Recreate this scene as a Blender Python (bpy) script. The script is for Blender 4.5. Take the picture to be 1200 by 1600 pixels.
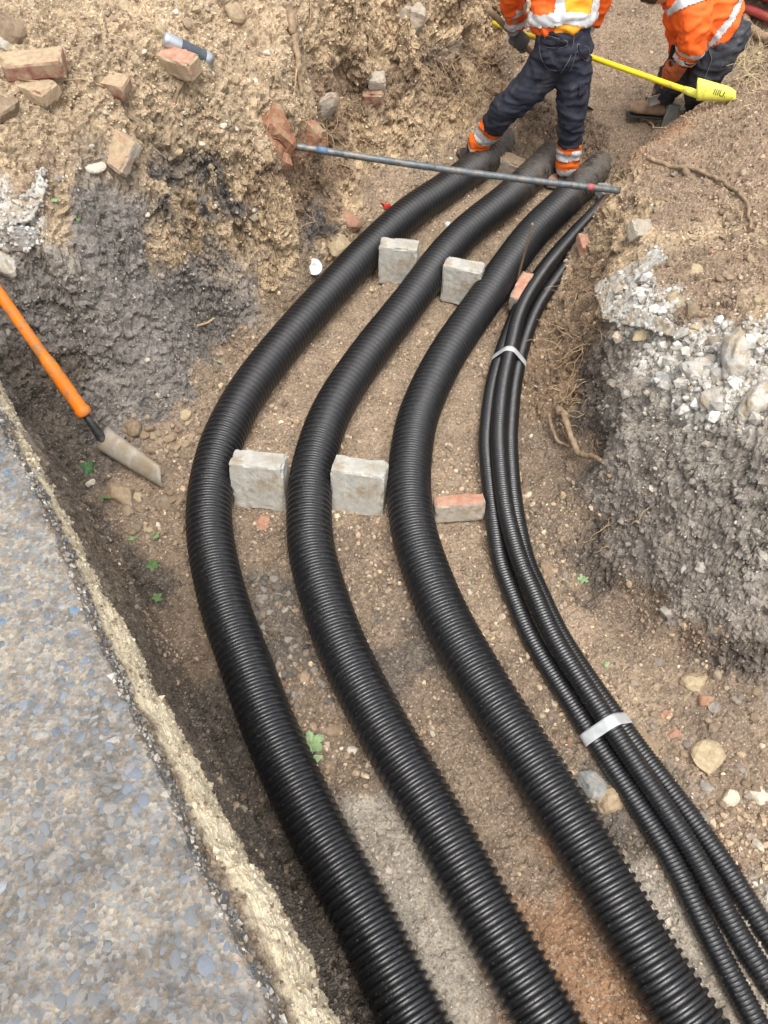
import bpy, bmesh, math, random
import numpy as np
from mathutils import Vector, Matrix, Quaternion

random.seed(7)
rng = np.random.default_rng(7)
scene = bpy.context.scene
for ob in list(bpy.data.objects):
    bpy.data.objects.remove(ob)

# ------------------------------------------------------------------ camera
CAM_Z = 2.60
PITCH = math.radians(53.0)
cam_data = bpy.data.cameras.new("camera")
cam_data.sensor_fit = 'VERTICAL'
cam_data.sensor_height = 32.0
cam_data.sensor_width = 24.0
cam_data.lens = 24.0
cam_data.clip_start = 0.05
cam_data.clip_end = 500
cam = bpy.data.objects.new("camera", cam_data)
cam.location = (0, 0, CAM_Z)
cam.rotation_euler = (math.pi / 2 - PITCH, 0, 0)
scene.collection.objects.link(cam)
scene.camera = cam

# ------------------------------------------------------------------ sky, sun, exposure
SUN_EL, SUN_ROT = math.radians(69), math.radians(168)
world = bpy.data.worlds.new("World")
scene.world = world
world.use_nodes = True
wn = world.node_tree
wn.nodes.clear()
sky = wn.nodes.new("ShaderNodeTexSky")
sky.sky_type = 'NISHITA'
sky.sun_disc = False
sky.sun_elevation = SUN_EL
sky.sun_rotation = SUN_ROT
sky.air_density = 1.0
sky.dust_density = 4.0
sky.ozone_density = 1.0
hs = wn.nodes.new("ShaderNodeHueSaturation")
hs.inputs["Saturation"].default_value = 0.22
bgn = wn.nodes.new("ShaderNodeBackground")
bgn.inputs["Strength"].default_value = 0.15
wo = wn.nodes.new("ShaderNodeOutputWorld")
wn.links.new(sky.outputs[0], hs.inputs["Color"])
wn.links.new(hs.outputs[0], bgn.inputs["Color"])
wn.links.new(bgn.outputs[0], wo.inputs["Surface"])

sun_d = bpy.data.lights.new("sun", 'SUN')
sun_d.energy = 1.35
sun_d.angle = math.radians(40)
sun_d.color = (1.0, 0.95, 0.88)
sun = bpy.data.objects.new("sun", sun_d)
sdir = Vector((math.cos(SUN_EL) * math.sin(SUN_ROT), math.cos(SUN_EL) * math.cos(SUN_ROT), math.sin(SUN_EL)))
sun.rotation_euler = sdir.to_track_quat('Z', 'Y').to_euler()
sun.location = (0, 0, 8)
scene.collection.objects.link(sun)

scene.view_settings.view_transform = 'Standard'
scene.view_settings.look = 'None'
scene.view_settings.exposure = 0.80
scene.view_settings.gamma = 1.0
scene.view_settings.use_curve_mapping = False
scene.render.engine = 'CYCLES'
scene.cycles.max_bounces = 6
scene.cycles.diffuse_bounces = 3
scene.cycles.use_denoising = True

# ------------------------------------------------------------------ helpers: pixel -> place
SP, CP = math.sin(PITCH), math.cos(PITCH)
F = 1200.0


def U(px, py, z):
    """point at height z seen at a photo pixel"""
    u, v = (px - 600) / F, (py - 800) / F
    d = (CAM_Z - z) / (SP + v * CP)
    return Vector((u * d, d * (CP - v * SP), z))


def Uy(px, py, Y):
    """point at distance Y seen at a photo pixel"""
    u, v = (px - 600) / F, (py - 800) / F
    d = Y / (CP - v * SP)
    return Vector((u * d, Y, CAM_Z - d * (SP + v * CP)))


# ------------------------------------------------------------------ helpers: noise
def _h(ix, iy, iz, seed):
    h = (ix.astype(np.int64) * 374761393 + iy.astype(np.int64) * 668265263 + iz.astype(np.int64) * 2147483647 + seed * 974634777) & 0xFFFFFFFF
    h = ((h ^ (h >> 13)) * 1274126177) & 0xFFFFFFFF
    h = ((h ^ (h >> 16)) * 2246822519) & 0xFFFFFFFF
    h = h ^ (h >> 15)
    return (h & 0xFFFFFF).astype(np.float32) / float(0x1000000)


def vnoise(P, seed=0):
    i = np.floor(P).astype(np.int64)
    f = (P - i).astype(np.float32)
    w = f * f * f * (f * (f * 6 - 15) + 10)
    r = 0
    for dx in (0, 1):
        for dy in (0, 1):
            for dz in (0, 1):
                ww = (w[:, 0] if dx else 1 - w[:, 0]) * (w[:, 1] if dy else 1 - w[:, 1]) * (w[:, 2] if dz else 1 - w[:, 2])
                r = r + ww * _h(i[:, 0] + dx, i[:, 1] + dy, i[:, 2] + dz, seed)
    return r * 2 - 1


def fbm(P, octv=4, seed=0, gain=0.5):
    a, t, s = 1.0, 0, 0
    for k in range(octv):
        t = t + a * vnoise(P * (2.03 ** k), seed + k * 17)
        s += a
        a *= gain
    return t / s


def worley(P, seed=0):
    """F1, F2, random value of the cell, local tilt height of the cell"""
    i = np.floor(P).astype(np.int64)
    n = len(P)
    f1 = np.full(n, 9.0, np.float32)
    f2 = np.full(n, 9.0, np.float32)
    rv = np.zeros(n, np.float32)
    tl = np.zeros(n, np.float32)
    for dx in (-1, 0, 1):
        for dy in (-1, 0, 1):
            for dz in (-1, 0, 1):
                a, b, c = i[:, 0] + dx, i[:, 1] + dy, i[:, 2] + dz
                h1, h2, h3 = _h(a, b, c, seed), _h(a, b, c, seed + 1), _h(a, b, c, seed + 2)
                vx, vy, vz = P[:, 0] - a - h1, P[:, 1] - b - h2, P[:, 2] - c - h3
                d = np.sqrt(vx * vx + vy * vy + vz * vz).astype(np.float32)
                m = d < f1
                f2 = np.where(m, f1, np.minimum(f2, d))
                f1 = np.where(m, d, f1)
                hr = _h(a, b, c, seed + 3)
                ht = (h1 * 7.13 % 1 - .5) * vx + (h2 * 5.31 % 1 - .5) * vy + (h3 * 3.77 % 1 - .5) * vz
                rv = np.where(m, hr, rv)
                tl = np.where(m, ht, tl)
    return f1, f2, rv, tl


def sstep(a, b, x):
    t = np.clip((x - a) / (b - a), 0, 1)
    return t * t * (3 - 2 * t)


# ------------------------------------------------------------------ helpers: objects
def link(o, parent=None):
    scene.collection.objects.link(o)
    if parent is not None:
        o.parent = parent
    return o


def tag(o, label=None, cat=None, group=None, kind=None):
    if label:
        o["label"] = label
    if cat:
        o["category"] = cat
    if group:
        o["group"] = group
    if kind:
        o["kind"] = kind
    return o


def mesh_np(name, V, faces, mats=None, smooth=False, attr=None, fmat=None):
    """mesh from numpy verts and an (n,3) or (n,4) face array (or a list of them)"""
    me = bpy.data.meshes.new(name)
    if not isinstance(faces, (list, tuple)):
        faces = [faces]
    faces = [np.asarray(f, np.int32) for f in faces if len(f)]
    nl = sum(f.size for f in faces)
    npoly = sum(len(f) for f in faces)
    me.vertices.add(len(V))
    me.vertices.foreach_set("co", np.asarray(V, np.float32).ravel())
    me.loops.add(nl)
    me.loops.foreach_set("vertex_index", np.concatenate([f.ravel() for f in faces]))
    me.polygons.add(npoly)
    tot = np.concatenate([np.full(len(f), f.shape[1], np.int32) for f in faces])
    st = np.concatenate([[0], np.cumsum(tot)[:-1]]).astype(np.int32)
    me.polygons.foreach_set("loop_start", st)
    me.polygons.foreach_set("loop_total", tot)
    me.polygons.foreach_set("use_smooth", np.full(npoly, smooth, bool))
    if fmat is not None:
        me.polygons.foreach_set("material_index", np.asarray(fmat, np.int32))
    me.update(calc_edges=True)
    for k, a in (attr or {}).items():
        a = np.asarray(a, np.float32)
        if a.ndim == 1:
            at = me.attributes.new(k, 'FLOAT', 'POINT')
            at.data.foreach_set("value", a)
        else:
            at = me.attributes.new(k, 'FLOAT_COLOR', 'POINT')
            c = np.ones((len(a), 4), np.float32)
            c[:, :3] = a
            at.data.foreach_set("color", c.ravel())
    for m in (mats or []):
        me.materials.append(m)
    return me


def ob(name, me, parent=None, loc=None, rot=None):
    o = bpy.data.objects.new(name, me)
    if loc is not None:
        o.location = loc
    if rot is not None:
        o.rotation_euler = rot
    return link(o, parent)


def empty(name, loc=(0, 0, 0), rot=(0, 0, 0)):
    o = bpy.data.objects.new(name, None)
    o.empty_display_size = 0.05
    o.location = loc
    o.rotation_euler = rot
    return link(o)


def crom(pts, n):
    """Catmull-Rom through pts, resampled to n points evenly by length"""
    P = np.asarray(pts, float)
    P = np.vstack([2 * P[0] - P[1], P, 2 * P[-1] - P[-2]])
    out = []
    for k in range(1, len(P) - 2):
        p0, p1, p2, p3 = P[k - 1], P[k], P[k + 1], P[k + 2]
        t = np.linspace(0, 1, 24, endpoint=False)[:, None]
        out.append(0.5 * (2 * p1 + (p2 - p0) * t + (2 * p0 - 5 * p1 + 4 * p2 - p3) * t ** 2 + (3 * p1 - p0 - 3 * p2 + p3) * t ** 3))
    out.append(P[-2][None])
    C = np.vstack(out)
    s = np.concatenate([[0], np.cumsum(np.linalg.norm(np.diff(C, axis=0), axis=1))])
    t = np.linspace(0, s[-1], n)
    return np.stack([np.interp(t, s, C[:, k]) for k in range(3)], 1), s[-1]


def path_at(C, dist):
    s = np.concatenate([[0], np.cumsum(np.linalg.norm(np.diff(C, axis=0), axis=1))])
    return np.stack([np.interp(dist, s, C[:, k]) for k in range(3)], 1)


def frames(C):
    T = np.gradient(C, axis=0)
    T /= np.linalg.norm(T, axis=1)[:, None] + 1e-12
    N = np.zeros_like(C)
    up = np.array([0, 0, 1.0]) if abs(T[0][2]) < .9 else np.array([1.0, 0, 0])
    n = np.cross(up, T[0])
    n /= np.linalg.norm(n)
    for k in range(len(C)):
        n = n - T[k] * n.dot(T[k])
        n /= np.linalg.norm(n) + 1e-12
        N[k] = n
    return T, N, np.cross(T, N)


def tube_vf(C, R, seg=8, caps=True, ell=None):
    """verts, quads of a tube along C with radii R (n) ; ell = (n,2) factors on the two axes"""
    C = np.asarray(C, float)
    R = np.broadcast_to(np.asarray(R, float), (len(C),))
    T, N, B = frames(C)
    a = np.linspace(0, 2 * np.pi, seg, endpoint=False)
    e = np.ones((len(C), 2)) if ell is None else np.asarray(ell)
    V = C[:, None] + R[:, None, None] * (np.cos(a)[None, :, None] * N[:, None] * e[:, None, :1] + np.sin(a)[None, :, None] * B[:, None] * e[:, None, 1:])
    n = len(C)
    i = np.arange(n - 1)[:, None] * seg
    j = np.arange(seg)[None]
    Q = np.stack([i + j, i + (j + 1) % seg, i + seg + (j + 1) % seg, i + seg + j], -1).reshape(-1, 4)
    V = V.reshape(-1, 3)
    tri = np.zeros((0, 3), int)
    if caps:
        V = np.vstack([V, C[0], C[-1]])
        k = n * seg
        j = np.arange(seg)
        t0 = np.stack([np.full(seg, k), (j + 1) % seg, j], 1)
        t1 = np.stack([np.full(seg, k + 1), (n - 1) * seg + j, (n - 1) * seg + (j + 1) % seg], 1)
        tri = np.vstack([t0, t1])
    return V, Q, tri


def tube(name, C, R, m, seg=8, parent=None, smooth=True, ell=None):
    V, Q, t = tube_vf(C, R, seg, True, ell)
    return ob(name, mesh_np(name, V, [Q, t], [m], smooth), parent)


def merge(parts):
    """join (V, quads, tris) tuples"""
    Vs, Qs, Ts, k = [], [], [], 0
    for V, Q, T in parts:
        Vs.append(V)
        Qs.append(np.asarray(Q, int).reshape(-1, 4) + k)
        Ts.append(np.asarray(T, int).reshape(-1, 3) + k)
        k += len(V)
    return np.vstack(Vs), np.vstack(Qs), np.vstack(Ts)


_ico = {}


def ico(sub):
    if sub not in _ico:
        bm = bmesh.new()
        bmesh.ops.create_icosphere(bm, subdivisions=sub, radius=1)
        V = np.array([v.co[:] for v in bm.verts])
        T = np.array([[v.index for v in f.verts] for f in bm.faces])
        bm.free()
        _ico[sub] = (V, T)
    return _ico[sub]


def rock_vt(seed, sub=2, planes=11, flat=(1, .8, .6), soft=8, rough=.03):
    """an angular stone: the unit sphere cut by random planes"""
    r = np.random.default_rng(seed)
    V, T = ico(sub)
    D = V.copy()
    N = r.normal(size=(planes, 3))
    N /= np.linalg.norm(N, axis=1)[:, None]
    d = r.uniform(.55, .95, planes)
    dots = np.maximum(D @ N.T, 1e-3) / d[None]
    k = np.maximum((np.maximum(dots, 0) ** soft).sum(1), .6) ** (1 / soft)
    R = 1 / k
    if rough:
        R = R * (1 + rough * fbm(D * 2.5 + seed * 3.1, 2, seed) * 2)
    V2 = D * R[:, None] * np.array(flat)[None]
    return V2, T


def box_vf(h, seg, r, seed=0, rough=0.002, freq=30, chip=0.0):
    """box of half sizes h with seg cells per axis, rounded by r and roughened: a worn block"""
    n = seg
    ax = []
    V, Q = [], []
    idx = {}

    def vid(i, j, k):
        key = (i, j, k)
        if key not in idx:
            idx[key] = len(V)
            V.append((i / n[0] * 2 - 1, j / n[1] * 2 - 1, k / n[2] * 2 - 1))
        return idx[key]
    fm = []
    for a in range(3):
        b, c = (a + 1) % 3, (a + 2) % 3
        for s in (0, 1):
            for i in range(n[b]):
                for j in range(n[c]):
                    q = []
                    for (di, dj) in ((0, 0), (1, 0), (1, 1), (0, 1)):
                        t = [0, 0, 0]
                        t[a] = n[a] * s
                        t[b] = i + di
                        t[c] = j + dj
                        q.append(vid(*t))
                    Q.append(q if s else q[::-1])
                    fm.append(a * 2 + s)
    V = np.array(V) * np.array(h)
    inner = np.clip(V, -(np.array(h) - r), np.array(h) - r)
    D = V - inner
    L = np.linalg.norm(D, axis=1)[:, None] + 1e-9
    N = D / L
    V = inner + N * r
    P = V * freq + seed * 7.7
    V = V + N * (rough * fbm(P, 3, seed))[:, None]
    if chip:
        edge = (np.sum(np.abs(D) > r * .6, axis=1) >= 2)
        V = V - N * (edge * chip * np.clip(fbm(P * .6 + 31, 3, seed + 5) + .15, 0, 1))[:, None]
    return V, np.array(Q), np.array(fm)


# ------------------------------------------------------------------ helpers: materials
def new_mat(name):
    m = bpy.data.materials.new(name)
    m.use_nodes = True
    nt = m.node_tree
    b = nt.nodes["Principled BSDF"]
    return m, nt, b


def nd(nt, typ, **kw):
    n = nt.nodes.new(typ)
    for k, v in kw.items():
        if k in n.inputs.keys():
            n.inputs[k].default_value = v
        else:
            setattr(n, k, v)
    return n


def ramp(nt, src, stops):
    r = nt.nodes.new("ShaderNodeValToRGB")
    e = r.color_ramp.elements
    while len(e) < len(stops):
        e.new(0.5)
    for k, (p, c) in enumerate(stops):
        e[k].position = p
        e[k].color = (c[0], c[1], c[2], 1) if hasattr(c, "__len__") else (c, c, c, 1)
    nt.links.new(src, r.inputs[0])
    return r


def mixc(nt, fac, a, b, mode='MIX'):
    m = nt.nodes.new("ShaderNodeMix")
    m.data_type = 'RGBA'
    m.blend_type = mode
    m.clamp_factor = True
    for sock, val in ((m.inputs[0], fac), (m.inputs[6], a), (m.inputs[7], b)):
        if hasattr(val, "default_value") or hasattr(val, "is_linked"):
            nt.links.new(val, sock)
        elif hasattr(val, "__len__"):
            sock.default_value = (val[0], val[1], val[2], 1)
        else:
            sock.default_value = val
    return m.outputs[2]


def coords(nt, kind="Object"):
    return nt.nodes.new("ShaderNodeTexCoord").outputs[kind]


def noise_tex(nt, co, scale, detail=4, rough=.6):
    n = nd(nt, "ShaderNodeTexNoise")
    n.inputs["Scale"].default_value = scale
    n.inputs["Detail"].default_value = detail
    n.inputs["Roughness"].default_value = rough
    nt.links.new(co, n.inputs["Vector"])
    return n.outputs["Fac"]


def vor_tex(nt, co, scale, out="Distance", feature='F1'):
    n = nd(nt, "ShaderNodeTexVoronoi")
    n.feature = feature
    n.inputs["Scale"].default_value = scale
    nt.links.new(co, n.inputs["Vector"])
    return n.outputs[out]


def bump(nt, height, strength, dist, bsdf, prev=None):
    b = nd(nt, "ShaderNodeBump")
    b.inputs["Strength"].default_value = strength
    b.inputs["Distance"].default_value = dist
    nt.links.new(height, b.inputs["Height"])
    if prev is not None:
        nt.links.new(prev, b.inputs["Normal"])
    nt.links.new(b.outputs[0], bsdf.inputs["Normal"])
    return b.outputs[0]


def simple(name, col, rough=.6, metal=0.0, var=.25, scale=20, bumps=0.0, bscale=60, bdist=.003, spec=None, dirt=None, dirt_amt=.5, dscale=8):
    m, nt, b = new_mat(name)
    co = coords(nt)
    n = noise_tex(nt, co, scale, 5)
    lo = [c * (1 - var) for c in col]
    hi = [min(1, c * (1 + var)) for c in col]
    r = ramp(nt, n, [(.3, lo), (.7, hi)])
    c = r.outputs[0]
    if dirt:
        n2 = noise_tex(nt, co, dscale, 6, .7)
        f = ramp(nt, n2, [(.62 - dirt_amt * .3, 0), (.75 - dirt_amt * .2, 1)])
        c = mixc(nt, f.outputs[0], c, dirt)
    nt.links.new(c, b.inputs["Base Color"])
    b.inputs["Roughness"].default_value = rough
    b.inputs["Metallic"].default_value = metal
    if spec is not None:
        b.inputs["Specular IOR Level"].default_value = spec
    if bumps:
        bump(nt, noise_tex(nt, co, bscale, 5), bumps, bdist, b)
    return m


def soil_mat():
    m, nt, b = new_mat("soil")
    co = coords(nt)
    at = nd(nt, "ShaderNodeAttribute")
    at.attribute_name = "soil"
    base = at.outputs["Color"]
    v1 = ramp(nt, noise_tex(nt, co, 9, 6, .65), [(.3, .62), (.72, 1.35)])
    c = mixc(nt, 1.0, base, v1.outputs[0], 'MULTIPLY')
    v2 = ramp(nt, noise_tex(nt, co, 70, 5, .75), [(.3, .48), (.7, 1.5)])
    c = mixc(nt, 1.0, c, v2.outputs[0], 'MULTIPLY')
    # grains of grit, each with its own tone
    g = vor_tex(nt, co, 170, "Color")
    sep = nd(nt, "ShaderNodeSeparateColor")
    nt.links.new(g, sep.inputs[0])
    gm = ramp(nt, sep.outputs[0], [(.70, 0), (.78, .65)])
    gcol = ramp(nt, sep.outputs[1], [(0, (.46, .37, .25)), (.45, (.30, .22, .15)), (.7, (.12, .10, .085)), (1, (.55, .49, .40))])
    amt = nd(nt, "ShaderNodeAttribute")
    amt.attribute_name = "grit"
    mm = nd(nt, "ShaderNodeMath", operation='MULTIPLY')
    nt.links.new(gm.outputs[0], mm.inputs[0])
    nt.links.new(amt.outputs["Fac"], mm.inputs[1])
    c = mixc(nt, mm.outputs[0], c, gcol.outputs[0])
    nt.links.new(c, b.inputs["Base Color"])
    b.inputs["Roughness"].default_value = .92
    b.inputs["Specular IOR Level"].default_value = .25
    p = bump(nt, noise_tex(nt, co, 45, 7, .75), .7, .012, b)
    bump(nt, vor_tex(nt, co, 170), .5, .004, b, p)
    return m


def stone_mat(name, cols, rough=.8, wet=False, attr=False, dust=.55):
    m, nt, b = new_mat(name)
    co = coords(nt)
    if attr:
        a = nd(nt, "ShaderNodeAttribute")
        a.attribute_name = "col"
        base = a.outputs["Color"]
    else:
        oi = nd(nt, "ShaderNodeObjectInfo")
        base = ramp(nt, oi.outputs["Random"], [(k / max(1, len(cols) - 1), c) for k, c in enumerate(cols)]).outputs[0]
    v = ramp(nt, noise_tex(nt, co, 55, 5, .7), [(.3, .62), (.72, 1.38)])
    c = mixc(nt, 1.0, base, v.outputs[0], 'MULTIPLY')
    if dust:
        du = ramp(nt, noise_tex(nt, coords(nt), 34, 6, .75), [(.40, 0), (.62, dust)])
        c = mixc(nt, du.outputs[0], c, (.36, .27, .175))
    nt.links.new(c, b.inputs["Base Color"])
    b.inputs["Roughness"].default_value = rough
    bump(nt, noise_tex(nt, co, 110, 5, .7), .5, .004, b)
    return m


def duct_mat():
    m, nt, b = new_mat("black_duct_plastic")
    co = coords(nt)
    a = nd(nt, "ShaderNodeAttribute")
    a.attribute_name = "dirt"
    n = ramp(nt, noise_tex(nt, co, 22, 6, .75), [(.35, 0), (.65, 1)])
    mm = nd(nt, "ShaderNodeMath", operation='MULTIPLY')
    nt.links.new(a.outputs["Fac"], mm.inputs[0])
    nt.links.new(n.outputs[0], mm.inputs[1])
    c = mixc(nt, mm.outputs[0], (.0065, .0075, .0095), (.20, .155, .11))
    sp = ramp(nt, vor_tex(nt, co, 240, "Color"), [(.86, 0), (.93, .7)])
    c = mixc(nt, sp.outputs[0], c, (.10, .09, .08))
    nt.links.new(c, b.inputs["Base Color"])
    r = ramp(nt, noise_tex(nt, co, 40, 4), [(.3, .29), (.7, .42)])
    rr = mixc(nt, mm.outputs[0], r.outputs[0], (.9, .9, .9))
    nt.links.new(rr, b.inputs["Roughness"])
    b.inputs["Specular IOR Level"].default_value = .85
    d = ramp(nt, vor_tex(nt, co, 190), [(.05, 1), (.35, 0)])
    bump(nt, d.outputs[0], .30, .0016, b)
    return m


M = {}
M["soil"] = soil_mat()
M["duct"] = duct_mat()
M["stone"] = stone_mat("stone_mix", [(.36, .27, .17), (.22, .17, .12), (.30, .26, .21), (.42, .34, .22), (.17, .145, .125)])
M["stone_attr"] = stone_mat("stone_by_piece", None, attr=True, dust=.15)
M["stone_grey"] = stone_mat("stone_grey", [(.20, .19, .175), (.28, .27, .25), (.16, .15, .135)])
M["stone_blue"] = stone_mat("stone_blue_grey", [(.20, .23, .24), (.25, .28, .28)], rough=.6)
M["stone_yellow"] = stone_mat("stone_yellow", [(.48, .39, .24), (.42, .33, .20)])
M["stone_pale"] = stone_mat("stone_pale", [(.62, .55, .42), (.70, .66, .58)])
M["stone_red"] = stone_mat("stone_red", [(.40, .19, .12), (.34, .17, .11)])
M["stone_tan"] = stone_mat("stone_tan", [(.36, .27, .17), (.30, .22, .14)])
M["stone_brown"] = stone_mat("stone_brown", [(.24, .17, .11), (.19, .14, .09)])
M["stone_dark"] = stone_mat("stone_dark", [(.10, .09, .08), (.14, .125, .11), (.075, .068, .06), (.16, .14, .12)], dust=.25)
M["aggregate"] = stone_mat("pavement_aggregate", [(.12, .142, .165), (.18, .205, .228), (.15, .178, .205), (.25, .265, .275), (.095, .112, .128), (.29, .28, .255)], rough=.42, dust=.25)
M["aggregate_blue"] = stone_mat("pavement_aggregate_blue", [(.12, .185, .27), (.17, .235, .31)], rough=.5)
M["concrete"] = simple("pale_concrete", (.47, .455, .41), .9, var=.22, scale=14, bumps=.6, bscale=160, bdist=.004, dirt=(.33, .27, .19), dirt_amt=.55, dscale=11)
M["concrete_white"] = simple("white_concrete", (.56, .55, .51), .95, var=.30, scale=30, bumps=.9, bscale=110, bdist=.006, spec=.15, dirt=(.38, .31, .22), dirt_amt=.75, dscale=17)
M["concrete_grey"] = simple("grey_concrete", (.29, .29, .28), .95, var=.28, scale=26, bumps=.8, bscale=110, bdist=.005, spec=.15, dirt=(.22, .18, .13), dirt_amt=.4)
M["brick"] = simple("red_brick", (.27, .105, .070), .9, var=.3, scale=30, bumps=.6, bscale=120, bdist=.003, dirt=(.36, .27, .18), dirt_amt=.75, dscale=22)
M["brick_orange"] = simple("orange_brick", (.47, .235, .155), .9, var=.26, scale=30, bumps=.6, bscale=120, bdist=.003, dirt=(.42, .33, .24), dirt_amt=.5, dscale=25)
M["brick_dusty"] = simple("dusty_brick", (.42, .32, .205), .95, var=.25, scale=35, bumps=.7, bscale=110, bdist=.004, dirt=(.36, .20, .13), dirt_amt=.3, dscale=16)
M["mortar"] = simple("mortar_coat", (.40, .35, .28), .95, var=.25, scale=28, bumps=.7, bscale=110, bdist=.004, dirt=(.33, .22, .15), dirt_amt=.35, dscale=18)
M["steel_bar"] = simple("weathered_steel", (.13, .15, .16), .55, .5, var=.4, scale=35, bumps=.4, bscale=90, bdist=.002, dirt=(.27, .23, .18), dirt_amt=.45, dscale=18)
M["steel"] = simple("worn_steel", (.33, .305, .26), .6, .25, var=.3, scale=18, bumps=.3, bscale=60, dirt=(.26, .205, .14), dirt_amt=.8, dscale=12)
M["spade_steel"] = simple("bright_spade_steel", (.44, .42, .385), .5, .3, var=.25, scale=18, dirt=(.30, .24, .17), dirt_amt=.45, dscale=14)
M["dark_metal"] = simple("dark_metal", (.045, .045, .045), .5, .4, var=.4, scale=30, dirt=(.2, .17, .13), dirt_amt=.3, dscale=25)
M["rod"] = simple("rusty_rod", (.10, .085, .07), .7, .3, var=.4, scale=30)
M["orange_plastic"] = simple("orange_plastic", (.90, .22, .012), .42, var=.1, scale=10, bumps=.15, bscale=70, dirt=(.34, .2, .09), dirt_amt=.5, dscale=26)
M["yellow_paint"] = simple("yellow_paint", (.86, .66, .02), .5, var=.12, scale=14, dirt=(.42, .33, .10), dirt_amt=.3, dscale=20)
M["yellow_blade"] = simple("yellow_blade_paint", (.84, .82, .12), .5, var=.1, scale=14, dirt=(.50, .46, .10), dirt_amt=.25, dscale=20)
M["black_print"] = simple("black_print", (.02, .02, .02), .6)
M["wood"] = simple("old_wood", (.26, .18, .11), .75, var=.35, scale=24, bumps=.3, bscale=80)
M["root"] = simple("pale_root", (.46, .33, .19), .85, var=.35, scale=40, bumps=.5, bscale=130)
M["root_bark"] = simple("root_bark", (.30, .215, .135), .9, var=.4, scale=40, bumps=.8, bscale=110, bdist=.004)
M["straw"] = simple("dry_grass", (.52, .43, .25), .9, var=.3, scale=20)
M["orange_cloth"] = simple("orange_hivis_cloth", (.95, .135, .012), .75, var=.12, scale=9, bumps=.25, bscale=45, bdist=.006)
M["amber_cloth"] = simple("amber_hivis_cloth", (.98, .36, .018), .75, var=.1, scale=9, bumps=.2, bscale=45, bdist=.005)
M["orange_band"] = simple("orange_cuff_cloth", (.95, .17, .015), .75, var=.12, scale=12)
M["reflective"] = simple("silver_reflective_tape", (.60, .61, .62), .5, .1, var=.16, scale=14, dirt=(.40, .37, .33), dirt_amt=.35, dscale=16)
M["navy"] = simple("navy_work_cloth", (.018, .021, .036), .85, var=.35, scale=14, bumps=.3, bscale=40, bdist=.006, dirt=(.06, .058, .062), dirt_amt=.30, dscale=9)
M["jean"] = simple("charcoal_work_cloth", (.035, .037, .046), .85, var=.4, scale=16, bumps=.35, bscale=40, bdist=.006, dirt=(.10, .10, .11), dirt_amt=.3, dscale=14)
M["stitch"] = simple("grey_stitching", (.13, .13, .15), .9)
M["black_cloth"] = simple("black_cloth", (.012, .012, .014), .85, var=.3)
M["glove"] = simple("grey_glove", (.11, .115, .115), .8, var=.35, scale=40)
M["glove_orange"] = simple("orange_glove", (.60, .16, .05), .8, var=.35, scale=40, dirt=(.28, .17, .11), dirt_amt=.35, dscale=30)
M["boot_dark"] = simple("dark_boot", (.03, .027, .025), .7, var=.4, dirt=(.24, .18, .12), dirt_amt=.35, dscale=18)
M["boot_tan"] = simple("tan_suede_boot", (.34, .23, .15), .9, var=.3, dirt=(.24, .18, .12), dirt_amt=.3, dscale=18)
M["skin"] = simple("skin", (.56, .32, .23), .55, var=.12, scale=18)
M["hair"] = simple("brown_hair", (.05, .032, .02), .7, var=.4, scale=60)
M["lips"] = simple("lips", (.42, .16, .13), .5)
M["eye"] = simple("eye_white", (.7, .68, .65), .3, var=.05)
M["tape"] = simple("silver_duct_tape", (.60, .62, .63), .38, .25, var=.12, scale=40, bumps=.3, bscale=50)
M["white_plastic"] = simple("white_plastic", (.78, .79, .78), .45, var=.05)
M["can_metal"] = simple("bare_can_metal", (.55, .58, .61), .35, .7, var=.2, scale=20, dirt=(.2, .22, .24), dirt_amt=.3)
M["can_dark"] = simple("can_dark_print", (.07, .085, .10), .5, var=.3)
M["blue_plastic"] = simple("blue_plastic", (.03, .12, .55), .4, var=.2)
M["red_plastic"] = simple("red_plastic", (.70, .05, .035), .5, var=.2)
M["pink_paint"] = simple("red_paint_mark", (.48, .10, .10), .6, var=.2)
M["blue_paint"] = simple("blue_paint_mark", (.10, .17, .26), .6, var=.3)
M["leaf"] = simple("green_leaf", (.10, .18, .055), .6, var=.3, scale=60)
M["leaf_pale"] = simple("pale_green_leaf", (.24, .34, .16), .6, var=.3, scale=60)
M["leaf_dark"] = simple("dark_green_leaf", (.035, .11, .03), .6, var=.3, scale=60)
M["clay_red"] = simple("orange_fired_clay", (.30, .135, .070), .9, var=.4, scale=22, bumps=.9, bscale=60, bdist=.008, dirt=(.32, .23, .15), dirt_amt=.6, dscale=10)
M["red_hose"] = simple("red_hose", (.42, .065, .06), .6, var=.25, scale=12, dirt=(.35, .2, .14), dirt_amt=.3)
M["yellow_mat"] = simple("ochre_barrier_plastic", (.62, .36, .06), .6, var=.25, scale=40)
M["sheet_dark"] = simple("dark_plastic", (.02, .02, .02), .5)


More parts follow.
